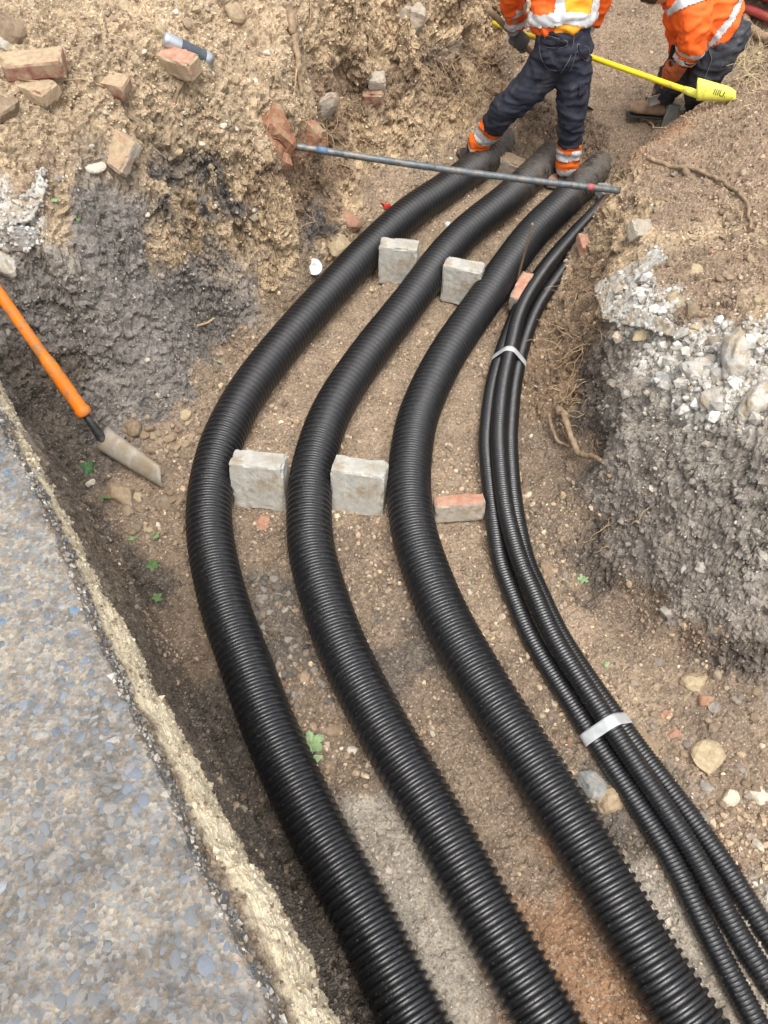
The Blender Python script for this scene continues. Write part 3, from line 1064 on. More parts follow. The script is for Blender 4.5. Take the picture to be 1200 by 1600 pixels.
tag(sand, "crumbly yellow sand bed standing out under the pavement edge", "sand bed", kind="structure")

# ================================================================== DUCTS
def duct(px, zax, R, pitch, seg, groove, ext0=.5, dirt_from=None, zfun=None):
    P = np.array([U(x, y, zax if zfun is None else zfun(x, y)) for x, y in px])
    d0 = P[0] - P[1]
    P = np.vstack([P[0] + d0 / np.linalg.norm(d0) * ext0, P])
    C, L = crom(P, 400)
    for _ in range(14):   # take the waviness of hand-read points out of the curve
        C[2:-2] = (C[:-4] + 4 * C[1:-3] + 6 * C[2:-2] + 4 * C[3:-1] + C[4:]) / 16
    n = int(L / pitch)
    fr = np.array([.02, .19, .24, .33, .57, .66, .71, .88])
    rr = np.array([R - groove, R - groove * .9, R - .0022, R, R, R - .0022, R - groove * .9, R - groove])
    if seg < 24:
        fr, rr = np.array([.05, .3, .65, .9]), np.array([R - groove, R, R, R - groove])
    s = (np.arange(n)[:, None] + fr[None]).ravel() * pitch
    s = s[s < L - 1e-4]
    rad = np.tile(rr, n)[:len(s)]
    CC = path_at(C, s)
    Vv, Q, T = tube_vf(CC, rad, seg, True)
    frac = np.concatenate([np.repeat(s / L, seg), [0, 1]])
    return Vv, Q, T, frac, C


D1 = [(640, 1583), (560, 1417), (488, 1283), (421, 1137), (387, 1045), (353, 953), (331, 860), (326, 795), (334, 735), (353, 675), (395, 600), (464, 513), (542, 427), (572, 395), (634, 337), (700, 292), (760, 249), (812, 205), (840, 182)]
D2 = [(846, 1583), (754, 1417), (682, 1283), (613, 1165), (577, 1100), (529, 1000), (496, 900), (485, 850), (483, 800), (489, 730), (518, 643), (573, 557), (641, 470), (689, 405), (730, 361), (790, 312), (845, 262), (868, 238), (892, 212)]
D3 = [(1076, 1595), (1020, 1508), (912, 1323), (826, 1184), (762, 1083), (706, 985), (672, 910), (647, 833), (639, 770), (642, 710), (656, 643), (697, 557), (756, 470), (801, 405), (834, 362), (872, 325), (905, 293), (950, 250), (975, 225)]
duct_lab = ["large black corrugated duct nearest the pavement, partly under the striding boot",
            "large black corrugated duct in the middle of the three, between the concrete blocks",
            "large black corrugated duct beside the thin taped bundle, touching the orange topped brick"]
DUCT_C = []
for px, lab in zip((D1, D2, D3), duct_lab):
    Vv, Q, T, frac, C = duct(px, .090, .0935, .0275, 32, .0115)
    dirt = sstep(.82, .97, frac) * 1.0 + .025
    me2 = mesh_np("corrugated_duct", Vv, [Q, T], [M["duct"]], True, {"dirt": dirt})
    o = ob("corrugated_duct", me2)
    tag(o, lab, "duct", "large corrugated ducts in the trench")
    DUCT_C.append(C)

A_ = [(1179, 1595), (1107, 1461), (1037, 1323), (910, 1127), (830, 999), (795, 915), (781, 877), (769, 790), (760, 703), (762, 660), (770, 600), (786, 545), (807, 490), (838, 435), (882, 380), (935, 325), (975, 282)]
B_ = [(1230, 1580), (1153, 1461), (1077, 1323), (949, 1127), (867, 999), (827, 910), (812, 877), (789, 790), (780, 703), (780, 660), (786, 600), (799, 540), (815, 482), (850, 423), (899, 365), (942, 318), (982, 276)]
C_ = [(1285, 1570), (1200, 1461), (1112, 1323), (966, 1127), (879, 999), (837, 910), (822, 877), (804, 790), (797, 703), (798, 660), (804, 600), (817, 540), (839, 482), (866, 440), (900, 394), (950, 325), (988, 285)]
zB = lambda x, y: .040 + .052 * float(sstep(1400, 1150, y))
zC = lambda x, y: .036 - .016 * float(sstep(1400, 1150, y)) * float(sstep(780, 860, y))
small_lab = ["thin black ribbed duct on the outer side of the taped bundle towards the big ducts",
             "thin black ribbed duct lying uppermost in the taped bundle",
             "thin black ribbed duct of the taped bundle lying against the earth bank"]
SMALL_C = []
for px, lab, zf in zip((A_, B_, C_), small_lab, (None, zB, zC)):
    Vv, Q, T, frac, C = duct(px, .038, .0365, .0118, 16, .0036, .5, None, zf)
    me2 = mesh_np("thin_duct", Vv, [Q, T], [M["duct"]], True, {"dirt": sstep(.85, 1, frac) * .4 + .02})
    o = ob("thin_duct", me2)
    tag(o, lab, "duct", "thin ribbed ducts taped into a bundle")
    SMALL_C.append(C)


def hull2(P):
    P = sorted(map(tuple, P))

    def half(pts):
        h = []
        for p in pts:
            while len(h) >= 2 and (h[-1][0] - h[-2][0]) * (p[1] - h[-2][1]) - (h[-1][1] - h[-2][1]) * (p[0] - h[-2][0]) <= 0:
                h.pop()
            h.append(p)
        return h
    a, b = half(P), half(P[::-1])
    return np.array(a[:-1] + b[:-1])


def tape_band(px, py, label, w=.042, which=(0, 1, 2)):
    c = np.array(U(px, py, .05))
    k = np.argmin(np.linalg.norm(SMALL_C[1] - c, axis=1))
    t = SMALL_C[1][k + 2] - SMALL_C[1][k - 2]
    t /= np.linalg.norm(t)
    sx = np.cross(t, [0, 0, 1])
    sx /= np.linalg.norm(sx)
    sz = np.cross(sx, t)
    o0 = SMALL_C[1][k]
    rings = []
    a = np.linspace(0, 2 * np.pi, 28, endpoint=False)
    nw = 7
    for j in range(nw):
        off = (j / (nw - 1) - .5) * w
        pts = []
        for q in which:
            C = SMALL_C[q]
            r_ = (C - (o0 + t * off)) @ t
            kk = np.argmin(np.abs(r_) + (np.linalg.norm(C - o0, axis=1) > .4) * 9)
            d_ = C[kk] - (o0 + t * off)
            cx, cz = d_ @ sx, d_ @ sz
            pts += [(cx + .0385 * math.cos(x), cz + .0385 * math.sin(x)) for x in a]
        H = hull2(pts)
        # resample the outline evenly from a fixed direction
        cen = H.mean(0)
        ang = np.arctan2(H[:, 1] - cen[1], H[:, 0] - cen[0])
        H = H[np.argsort(ang)]
        H = np.vstack([H, H[:1]])
        s_ = np.concatenate([[0], np.cumsum(np.linalg.norm(np.diff(H, axis=0), axis=1))])
        tt = np.linspace(0, s_[-1], 72, endpoint=False)
        hx_ = np.interp(tt, s_, H[:, 0])
        hz_ = np.interp(tt, s_, H[:, 1])
        rings.append(o0 + t * off + hx_[:, None] * sx + hz_[:, None] * sz)
    R_ = np.array(rings)
    nrm = R_ - R_.mean(1, keepdims=True)
    nrm /= np.linalg.norm(nrm, axis=2, keepdims=True)
    fl = R_.reshape(-1, 3)
    wr = fbm(np.column_stack([fl[:, 0] * 90, fl[:, 1] * 30, fl[:, 2] * 60]), 2, 3).reshape(R_.shape[:2])
    R_ = R_ + nrm * (.0012 * wr[..., None])
    V_ = np.concatenate([R_, R_[::-1] - nrm[::-1] * .0012])
    m_, n_ = V_.shape[:2]
    Q_ = np.array([[i * n_ + j, i * n_ + (j + 1) % n_, ((i + 1) % m_) * n_ + (j + 1) % n_, ((i + 1) % m_) * n_ + j] for i in range(m_) for j in range(n_)])
    o = ob("duct_tape", mesh_np("duct_tape", V_.reshape(-1, 3), Q_, [M["tape"]], True))
    tag(o, label, "tape", "silver tape bands round the thin ducts")


tape_band(932, 1143, "wide silver tape band round the thin ducts near the stony floor")
tape_band(799, 566, "narrow silver tape band round the thin ducts beside the root hung bank", w=.034)

# ================================================================== BLOCKS AND BRICKS
def block(name, loc, size, rot, mats, label, cat, group=None, seed=0, seg=None, r=.004, rough=.0018, chip=.006, facemat=None):
    h = np.array(size) / 2
    seg = seg or [max(3, int(s / .011)) for s in size]
    V_, Q_, fm = box_vf(h, seg, r, seed, rough, 40, chip)
    fmat = [facemat[f] for f in fm] if facemat else None
    o = ob(name, mesh_np(name, V_, Q_, mats, False, None, fmat), None, loc, rot)
    if label:
        tag(o, label, cat, group)
    return o


def stand(px, py, size, yaw, lean, z0=0.0):
    """centre of a block standing with the middle of its lower front edge at a photo pixel"""
    b = U(px, py, z0)
    R = Matrix.Rotation(yaw, 3, 'Z') @ Matrix.Rotation(-lean, 3, 'X')
    c = b + R @ Vector((0, size[1] / 2, size[2] / 2))
    return c, R.to_euler()


S_ = (.225, .112, .232)
for px, py, yaw, lean, size, lab, sd_ in (
        (406, 797, -.10, .23, S_, "pale concrete block leaning between the near ducts, on the pavement side", 3),
        (557, 806, -.17, .22, (.225, .112, .228), "pale concrete block with a chipped corner wedged beside the middle duct near the brick", 8),
        (620, 446, -.16, .05, (.205, .105, .222), "far pale concrete block standing between the pavement side ducts", 13),
        (716, 478, -.30, .06, (.205, .105, .222), "far pale concrete block standing behind the middle duct near the thin stake", 19)):
    c, e = stand(px, py, size, yaw, lean, -.014)
    block("concrete_block", c, size, e, [M["concrete"]], lab, "concrete block", "concrete spacer blocks between the ducts", sd_, chip=.022, rough=.0028)

# brick on edge between the third duct and the bundle
c, e = stand(718, 817, (.212, .066, .104), .10, .16, 0.0)
block("brick", c, (.212, .066, .104), e, [M["mortar"], M["brick_orange"]], "orange topped brick set on edge between the ducts near the bundle", "brick", None, 23, r=.005, rough=.003, chip=.014, facemat=[0, 0, 0, 0, 0, 1])
# far brick on edge, end on to the camera
p = U(799, 487, 0)
b2 = (.066, .21, .10)
e2 = Matrix.Rotation(-.42, 3, 'Z') @ Matrix.Rotation(.12, 3, 'X')
block("brick", p + e2 @ Vector((.012, .105, .05)), b2, e2.to_euler(), [M["mortar"], M["brick_orange"]], "far orange topped brick lying lengthwise between duct and taped bundle", "brick", None, 29, r=.005, rough=.003, chip=.012, facemat=[0, 0, 0, 0, 0, 1])


def brick_at(px, py, size, rot, mats, label, fm=None, sink=.0, seed=1, chip=.014, name="brick", cat="brick", r=.006, rough=.003):
    p, n = hit(px, py)
    p = p + Vector((0, 0, size[2] * (.5 - sink)))
    return block(name, p, size, rot, mats, label, cat, None, seed, r=r, rough=rough, chip=chip, facemat=fm)


TOPD = [0, 0, 0, 0, 0, 1]
brick_at(58, 112, (.22, .105, .068), (.10, -.02, .17), [M["brick"], M["brick_dusty"]], "whole red brick with a dusty top on the tan rubble", TOPD, .15, 31)
brick_at(64, 150, (.13, .10, .065), (.12, .05, -.5), [M["brick_dusty"], M["brick_dusty"]], "broken brick piece lying below the whole red brick", TOPD, .2, 37, .03)
brick_at(284, 112, (.17, .085, .085), (.2, .02, -.52), [M["brick_dusty"], M["brick_orange"]], "half brick lying against the crushed metal can", TOPD, .12, 41, .025)
brick_at(176, 132, (.13, .09, .06), (.15, .1, -.2), [M["brick"], M["brick_dusty"]], "faded red brick end half buried in tan rubble", TOPD, .5, 43, .02)
brick_at(186, 238, (.16, .14, .05), (.75, .1, -.75), [M["mortar"], M["brick_dusty"]], "dusty brick corner jutting from the sandy left bank", TOPD, .45, 47, .02)
brick_at(588, 130, (.10, .09, .065), (.2, 0, .1), [M["mortar"]], "pinkish brick bedded high in the rooty far bank", None, .3, 51, .02)
brick_at(583, 152, (.12, .09, .07), (.2, 0, -.05), [M["brick"]], "dark brown brick bedded in the rooty far bank under a pinkish one", None, .35, 53, .02)
brick_at(912, 384, (.06, .12, .065), (.1, .1, .1), [M["brick_orange"]], "small red brick end sticking out of the bank above the thin ducts", None, .45, 57, .02)
brick_at(1000, 362, (.11, .09, .06), (.5, .3, .4), [M["mortar"], M["brick_dusty"]], "dull brick fragment set in the yellow face of the opposite bank", None, .4, 59, .03)
brick_at(792, 265, (.20, .10, .10), (.1, .15, -.4), [M["mortar"], M["brick_dusty"]], "dusty brown stone block wedged between ducts behind the steel bar", TOPD, .15, 61, .03)
brick_at(880, 290, (.21, .10, .05), (.05, .1, -.12), [M["brick_dusty"], M["brick_orange"]], "brick lying under the standing boot of the worker", TOPD, .1, 67, .02)
brick_at(944, 308, (.09, .10, .07), (.1, .1, .2), [M["concrete_grey"]], "grey brick sized block in the gap under the steel bar end", None, .1, 71, .015)
block("concrete_block", U(1047, 184, .335), (.075, .06, .15), (-.22, .06, -.25), [M["concrete_grey"]], "grey block standing by the spade of the bending worker", "concrete block", None, 73)

# ================================================================== BROKEN CONCRETE AND RUBBLE IN THE BANKS
def slab_piece(name, px, thick, mat_top, mat_side, label, cat, lift=.03, noise=.012, seed=0):
    """a broken flat slab lying in the ground: outline on the ground, real thickness"""
    pts = [hit(x, y, 0)[0] for x, y in px]
    c = sum(pts, Vector()) / len(pts)
    A = np.array([p - c for p in pts])
    u_, s_, vt = np.linalg.svd(A)
    n = vt[2]
    if n[2] < 0:
        n = -n
    bm = bmesh.new()
    top = []
    for p in pts:
        q = np.array(p - c)
        q = q - n * (q @ n) * .6 + n * lift
        top.append(bm.verts.new(q))
    f = bm.faces.new(top)
    if f.normal.dot(Vector(n)) < 0:
        f.normal_flip()
    f.normal_update()
    ex = bmesh.ops.extrude_face_region(bm, geom=[f])
    vs = [g for g in ex["geom"] if isinstance(g, bmesh.types.BMVert)]
    bmesh.ops.translate(bm, verts=vs, vec=Vector(n) * 0)
    for v in top:
        v.co -= Vector(n) * thick
    bmesh.ops.triangulate(bm, faces=bm.faces[:])
    for _ in range(7):
        es = [e for e in bm.edges if e.calc_length() > .009]
        if not es:
            break
        bmesh.ops.subdivide_edges(bm, edges=es, cuts=1, use_grid_fill=False)
        bmesh.ops.triangulate(bm, faces=bm.faces[:])
    bmesh.ops.recalc_face_normals(bm, faces=bm.faces[:])
    bm.normal_update()
    P = np.array([v.co[:] for v in bm.verts])
    N = np.array([v.normal[:] for v in bm.verts])
    f1_, f2_, rv_, tl_ = worley(P * 34 + seed, seed)
    d = noise * .9 * fbm(P * 16 + seed, 5, seed, .6) + noise * .3 * ((rv_ - .5) * .5 + 1.2 * (.5 - f1_)) + .005 * fbm(P * 90, 3, seed)
    for v, p in zip(bm.verts, P + N * d[:, None]):
        v.co = p
    me = bpy.data.meshes.new(name)
    bm.to_mesh(me)
    bm.free()
    me.materials.append(mat_top)
    me.materials.append(mat_side)
    for pl in me.polygons:
        pl.use_smooth = True
        pl.material_index = 0 if pl.normal.dot(Vector(n)) > .35 else 1
    o = ob(name, me, None, c)
    tag(o, label, cat)
    return o


slab_piece("concrete_slab", [(1032, 388), (1005, 408), (962, 428), (934, 452), (942, 486), (958, 502), (988, 492), (1000, 470), (992, 448), (1010, 428), (1040, 402)], .09, M["concrete_white"], M["concrete_grey"],
           "long white ridge of broken concrete along the crest of the bank", "concrete", .022, .018, 3)
slab_piece("concrete_slab", [(958, 488), (950, 503), (985, 512), (1022, 520), (1068, 534), (1064, 516), (1030, 498), (1002, 482)], .10, M["concrete_white"], M["concrete_grey"],
           "broken concrete edge with a blue grey side standing over yellow rubble", "concrete", .04, .016, 7)
slab_piece("concrete_slab", [(68, 264), (74, 300), (62, 325), (52, 342), (20, 352), (-15, 368), (-15, 326), (20, 312), (48, 294), (58, 272)], .06, M["concrete_white"], M["concrete_grey"],
           "pale torn slab of concrete tapering to a point on the left rubble bank", "concrete", .02, .014, 11)
slab_piece("concrete_slab", [(60, 360), (64, 378), (40, 392), (5, 390), (-15, 378), (-15, 358), (25, 352)], .06, M["concrete_grey"], M["concrete_grey"],
           "grey lens of broken concrete below the pale torn slab", "concrete", .02, .014, 13)


def stone_thing(px, py, rpx, mat, label, group=None, cat="stone", seed=1, flat=(1, .85, .65), sub=3, planes=11, sink=.48, soft=18, rough=.07, name="stone", rot=None, spin=True):
    p, n = hit(px, py)
    d = (p - CAMP).length
    r = rpx * d / F * 1.12
    if mat is M["clay_red"]:
        planes, soft, rough, sink = 6, 24, .16, .5
    V_, T_ = rock_vt(seed, sub, planes, flat, soft, rough)
    z = n.to_track_quat('Z', 'Y').to_matrix()
    if n.z > .2:
        z = Vector((n.x * .6, n.y * .6, n.z)).normalized().to_track_quat('Z', 'Y').to_matrix()
    a = random.uniform(0, 6.28) if rot is None else rot
    R = z @ Matrix.Rotation(a, 3, 'Z') @ Matrix.Rotation(random.uniform(-.25, .25), 3, 'X')
    o = ob(name, mesh_np(name, V_ * r, T_, [mat], name == "concrete_lump"), None, p + n * r * flat[2] * (.5 - sink), R.to_euler())
    tag(o, label, cat, group)
    return o


ST = [
    (1087, 1065, 19, "stone_yellow", "large yellowish pitted stone near the foot of the grey bank"),
    (1102, 1095, 12, "stone_red", "orange brick chip lying just below the large pitted yellow stone"),
    (1116, 1105, 9, "stone_grey", "grey angular pebble touching the orange brick chip"),
    (1042, 1117, 9, "stone_red", "small flesh coloured stone uphill of the flat tan slab by the tape"),
    (1054, 1147, 10, "stone_red", "bright orange red brick pebble beside the flat tan slab by the tape"),
    (1000, 1166, 34, "stone_tan", "large flat tan stone half under the thin ducts by the wide tape"),
    (1106, 1182, 25, "stone_yellow", "biggest round yellow brown stone on the open floor"),
    (923, 1229, 22, "stone_blue", "angular blue grey stone between thick duct and thin ducts"),
    (955, 1252, 22, "stone_tan", "tan stone with a rusty side wedged below the blue grey stone"),
    (1139, 1247, 13, "stone_pale", "cream oval pebble on gravel, left of its twin near the frame edge"),
    (1186, 1245, 13, "stone_pale", "cream squarish pebble at the edge of the frame"),
    (1040, 1233, 16, "stone_tan", "pale tan stone touching the upper side of the thin ducts"),
    (1098, 1280, 12, "stone_grey", "rounded grey stone above the spreading thin ducts"),
    (1104, 1228, 9, "stone_grey", "grey flint sliver between the yellow brown stone and the cream pebbles"),
    (853, 890, 13, "stone_brown", "pinkish brown squared stone right of the thin ducts"),
    (206, 669, 17, "stone_brown", "speckled brown cobble just behind the shovel blade"),
    (190, 775, 22, "stone_tan", "squarish tan cobble in front of the shovel blade"),
    (289, 648, 10, "stone_yellow", "pale yellow cube of stone at the edge of the grey clay"),
    (279, 780, 12, "stone_brown", "brown rounded cobble tucked against the first duct"),
    (216, 778, 8, "stone_yellow", "upright buff pebble right of the squarish tan cobble"),
    (142, 755, 7, "stone_pale", "white pebble under the dark leaf by the trench wall"),
    (180, 705, 14, "stone_brown", "muddy cobble under the shovel blade"),
    (233, 828, 7, "stone_yellow", "small yellow pebble near the pale leaf scraps"),
    (522, 1141, 14, "stone_brown", "rusty brown stone between first and middle duct beside the leaf"),
    (478, 1060, 11, "stone_tan", "flat tan stone at the edge of the dark gravel"),
    (551, 1173, 8, "stone_pale", "pale pebble against the middle duct, below the rusty stone"),
    (516, 1095, 9, "stone_dark", "dark round stone against the middle duct above the rusty stone"),
    (12, 45, 22, "stone_brown", "orange brown clod behind the whole red brick"),
    (4, 66, 14, "concrete_white", "speckled white stone at the left frame edge by the whole brick"),
    (12, 172, 20, "stone_brown", "dull mottled lump of rubble below the broken brick piece"),
    (252, 52, 10, "stone_yellow", "pale yellow angular stone just above the crushed can"),
    (197, 14, 11, "stone_yellow", "yellow brown stone near the top of the rubble heap"),
    (368, 18, 15, "stone_tan", "tan lump with a reddish spot high on the left bank"),
    (8, 416, 20, "concrete_white", "white angular lump above the orange shovel handle"),
    (150, 260, 14, "stone_pale", "pale flat stone flake below the jutting brick corner"),
    (92, 277, 8, "stone_grey", "small grey stone between the pale slab and the flat flake"),
    (1052, 462, 11, "stone_yellow", "yellow stone at the top of the crumbled stones behind the white ridge"),
    (1064, 474, 13, "stone_yellow", "ochre stone in the crumbled stones behind the white ridge"),
    (1086, 488, 17, "stone_brown", "dull brown clod beside the ochre stone behind the white ridge"),
    (1087, 424, 11, "stone_yellow", "lone yellow stone on the brown crest above the white ridge"),
    (1086, 512, 7, "stone_yellow", "small yellow chip on the crest right of the broken concrete edge"),
    (1005, 524, 14, "stone_yellow", "ochre lump under the broken concrete edge"),
    (960, 600, 11, "stone_grey", "grey stone in the dark crumbly face"),
    (1078, 170, 12, "stone_pale", "pale stone on the orange crest under the yellow shovel blade"),
    (717, 471, 8, "stone_yellow", "buff stone at the foot of the far concrete block"),
    (410, 818, 14, "stone_red", "reddish brick scrap in front of the near concrete block"),
    (545, 345, 18, "stone_red", "brick red lump at the foot of the left sandy bank"),
    (432, 206, 28, "clay_red", "hollow orange clay lump beside the end of the steel bar"),
    (432, 236, 24, "clay_red", "dark orange broken clay below the hollow lump"),
    (487, 215, 22, "clay_red", "orange clay lump with blue smears above the steel bar end"),
    (502, 168, 26, "mortar", "pinkish flat stone with a blue corner in the left bank"),
    (525, 95, 9, "stone_yellow", "ochre knob of stone in the rooty left bank"),
    (530, 385, 20, "stone_yellow", "ochre clod overhanging the first duct"),
    (645, 22, 22, "mortar", "pinkish stone high in the far left bank"),
]
for k, (x, y, r, m, lab) in enumerate(ST):
    fl = (1, .85, .62)
    if m == "clay_red":
        fl = (1, .95, .85)
    if "flat" in lab or "flake" in lab:
        fl = (1, .75, .35)
    stone_thing(x, y, r, M[m], lab, None, "stone" if "brick" not in lab else "brick scrap", 900 + k, fl, planes=7 + k % 4)

# large lumps of the broken road layer in the far right bank
for k, (x, y, r, m, lab) in enumerate([
        (1150, 556, 40, "concrete_white", "largest pale lump of broken road concrete near the frame edge"),
        (1094, 574, 26, "concrete_white", "pale cracked lump left of the largest road concrete lump"),
        (1116, 622, 30, "concrete_white", "pale lump overhanging the grey face of the stony bank"),
        (1180, 632, 32, "concrete_white", "pale lump at the frame edge below the largest one"),
        (1038, 596, 16, "concrete_grey", "small grey lump at the lower end of the road concrete"),
        (1066, 636, 16, "concrete_grey", "small grey lump above the grey face")]):
    stone_thing(x, y, r, M[m], lab, None, "concrete lump", 1340 + k, (1, .75, .5), 4, 15, .62, 12, .12, "concrete_lump")


MARKS = [(200, 715, "the shovel blade"), (190, 775, "the squarish tan cobble"), (206, 669, "the speckled cobble"), (289, 648, "the pale yellow cube of stone"), (300, 760, "the first duct"), (233, 828, "the small yellow pebble"),
         (430, 900, "the near concrete block"), (522, 1141, "the rusty brown stone"), (478, 1060, "the flat tan stone"), (516, 1095, "the dark round stone"), (400, 950, "the first duct"), (545, 1040, "the middle duct"),
         (1087, 1065, "the pitted yellow stone"), (1054, 1147, "the orange red brick pebble"), (1000, 1166, "the flat tan slab by the tape"), (1106, 1182, "the biggest yellow brown stone"), (1139, 1247, "the cream oval pebble"),
         (1186, 1245, "the cream squarish pebble"), (1098, 1280, "the rounded grey stone"), (58, 100, "the whole red brick"), (64, 150, "the broken brick piece"), (284, 112, "the half brick"), (176, 132, "the half buried brick"),
         (186, 238, "the jutting brick corner"), (40, 300, "the pale torn slab"), (330, 90, "the crushed can"), (432, 215, "the orange clay lump"), (455, 80, "the thick tan root"), (1060, 468, "the ochre stones"), (970, 450, "the white ridge"),
         (1087, 424, "the lone yellow stone"), (1100, 272, "the bent brown root"), (1170, 330, "the fork of the bent root"), (1150, 560, "the largest road concrete lump"), (1000, 362, "the dull brick fragment"), (390, 30, "the tan lump")]
CW = {"stone": "earthy", "stone_tan": "tan", "stone_brown": "brown", "stone_dark": "dark", "stone_grey": "grey", "stone_yellow": "yellowish", "stone_pale": "pale"}


def stone_field(n, box, rr, mats, noun, group, seed0, flat=(1, .85, .65), cond=None):
    shared = []
    for k in range(8):
        V_, T_ = rock_vt(seed0 + k, 2, 8 + k % 4, flat, 11, .05)
        for m in mats:
            shared.append((m, mesh_np("stone", V_, T_, [M[m]], False)))
    got = 0
    tries = 0
    while got < n and tries < n * 6:
        tries += 1
        x, y = rng.uniform(box[0], box[2]), rng.uniform(box[1], box[3])
        if cond and not cond(x, y):
            continue
        p, nn = hit(x, y)
        if any(np.min(np.linalg.norm(C[:, :2] - np.array(p[:2]), axis=1)) < .105 for C in DUCT_C):
            continue
        if min(np.min(np.linalg.norm(C[:, :2] - np.array(p[:2]), axis=1)) for C in SMALL_C) < .055:
            continue
        rp = rr[0] + (rr[1] - rr[0]) * rng.uniform() ** 1.7
        r = rp * (p - CAMP).length / F
        m, me = shared[int(rng.integers(len(shared)))]
        o = ob("stone", me, None, p + nn * r * .10, (rng.uniform(-.4, .4), rng.uniform(-.4, .4), rng.uniform(0, 6.28)))
        o.scale = (r, r, r)
        d, mx, my, mn = min((math.hypot(x - a, y - b), a, b, c) for a, b, c in MARKS)
        dx, dy = x - mx, y - my
        w = ("right of" if dx > 0 else "left of") if abs(dx) > abs(dy) else ("below" if dy > 0 else "above")
        far = "just " if d < 28 else ("" if d < 60 else "some way ")
        size = "tiny" if rp < 5.2 else ("small" if rp < 7.5 else "larger")
        tag(o, f"{size} {CW[m]} {noun} {far}{w} {mn}", "stone", group)
        got += 1


stone_field(58, (195, 640, 330, 850), (5, 12), ["stone", "stone_tan", "stone_brown"], "stone", "stones in the gravel by the shovel", 2000)
stone_field(84, (395, 890, 530, 1090), (4.5, 9.5), ["stone_dark", "stone_dark", "stone_grey"], "gravel stone", "dark stones between first and middle duct", 2100)
stone_field(50, (980, 1030, 1200, 1330), (4, 10), ["stone", "stone_tan", "stone_grey", "stone_brown"], "pebble", "pebbles on the stony floor", 2200, cond=lambda x, y: y > 1000 + (x - 980) * .35)
stone_field(40, (0, 0, 420, 340), (4, 9), ["stone_tan", "stone", "stone_yellow", "stone_pale"], "rubble stone", "stones on the rubble heap", 2300)
stone_field(30, (1020, 250, 1200, 520), (4, 9), ["stone_tan", "stone", "stone_brown"], "stone on the crest", "stones on the brown crest", 2400)

# ================================================================== GRAVEL AND CRUMBS (nobody could count them)
tp = V[TRI]
cen = tp.mean(1)
FNv = np.cross(tp[:, 1] - tp[:, 0], tp[:, 2] - tp[:, 0])
area = np.linalg.norm(FNv, axis=1) / 2
FNv = FNv / (2 * area[:, None] + 1e-12)
rel = cen - np.array([0, 0, CAM_Z])
dep = rel[:, 1] * CP - rel[:, 2] * SP
qx = 600 + F * rel[:, 0] / np.maximum(dep, .1)
qy = 800 + F * (-rel[:, 2] * CP - rel[:, 1] * SP) / np.maximum(dep, .1)
seen = (dep > .5) & (qx > -90) & (qx < 1300) & (qy > -130) & (qy < 1720) & (polydist(cen[:, :2], EDGE) > .09 - 9 * (cen[:, 1] > 2.2))
pd = PRM[TRI[:, 0], 1]
cluster = np.clip(.45 + 1.4 * fbm(cen * 4.5, 3, 123), .12, 2)
prob = np.where(seen, area * pd * cluster / np.maximum(dep, 1) ** .8, 0)
prob /= prob.sum()


def scatter(name, n, med, sig, lo, hi, sub, seedk, sink, palette_mix, w=None):
    ids = rng.choice(len(prob), n, p=prob if w is None else w / w.sum())
    b = rng.dirichlet((1, 1, 1), n)
    pos = (tp[ids] * b[:, :, None]).sum(1)
    nrm = FNv[ids]
    r = np.clip(rng.lognormal(math.log(med), sig, n), lo, hi)
    base = [rock_vt(seedk + k, sub, 8, (1, rng.uniform(.7, .95), rng.uniform(.5, .8)), 7, 0) for k in range(14)]
    PAL = np.array([(.52, .40, .26), (.40, .295, .19), (.24, .175, .12), (.60, .50, .36), (.19, .165, .14), (.36, .17, .10), (.64, .58, .48)])
    pick = PAL[rng.choice(7, n, p=(.26, .26, .20, .10, .11, .03, .04))]
    loc = COL[TRI[ids, 0]]
    mixf = rng.uniform(*palette_mix, n)[:, None]
    sat_ = (loc.max(1) - loc.min(1)) / loc.max(1)
    mixf = np.where((sat_ < .30)[:, None], mixf * .30, mixf)
    dark = (loc.mean(1) < .13)[:, None]
    pick = np.where(dark, pick * .48, pick)
    c = (loc * 1.15) * (1 - mixf) + pick * mixf
    c *= rng.uniform(.6, 1.5, n)[:, None]
    vs, ts, csl = [], [], []
    q = rng.normal(size=(n, 4))
    q /= np.linalg.norm(q, axis=1)[:, None]
    w, x, y, z = q.T
    Rm = np.stack([1 - 2 * (y * y + z * z), 2 * (x * y - z * w), 2 * (x * z + y * w), 2 * (x * y + z * w), 1 - 2 * (x * x + z * z), 2 * (y * z - x * w), 2 * (x * z - y * w), 2 * (y * z + x * w), 1 - 2 * (x * x + y * y)], 1).reshape(n, 3, 3)
    kind_ = rng.integers(14, size=n)
    offv = 0
    for k in range(14):
        s = np.where(kind_ == k)[0]
        Vb, Tb = base[k]
        W = np.einsum('nij,vj->nvi', Rm[s], Vb) * r[s][:, None, None] + (pos[s] + nrm[s] * (r[s] * sink)[:, None])[:, None]
        nv = len(Vb)
        vs.append(W.reshape(-1, 3))
        ts.append((Tb[None] + (np.arange(len(s)) * nv)[:, None, None]).reshape(-1, 3) + offv)
        csl.append(np.repeat(c[s], nv, 0))
        offv += len(s) * nv
    o = ob(name, mesh_np(name, np.vstack(vs), np.vstack(ts), [M["stone_attr"]], False, {"col": np.clip(np.vstack(csl), .01, .8)}))
    return o


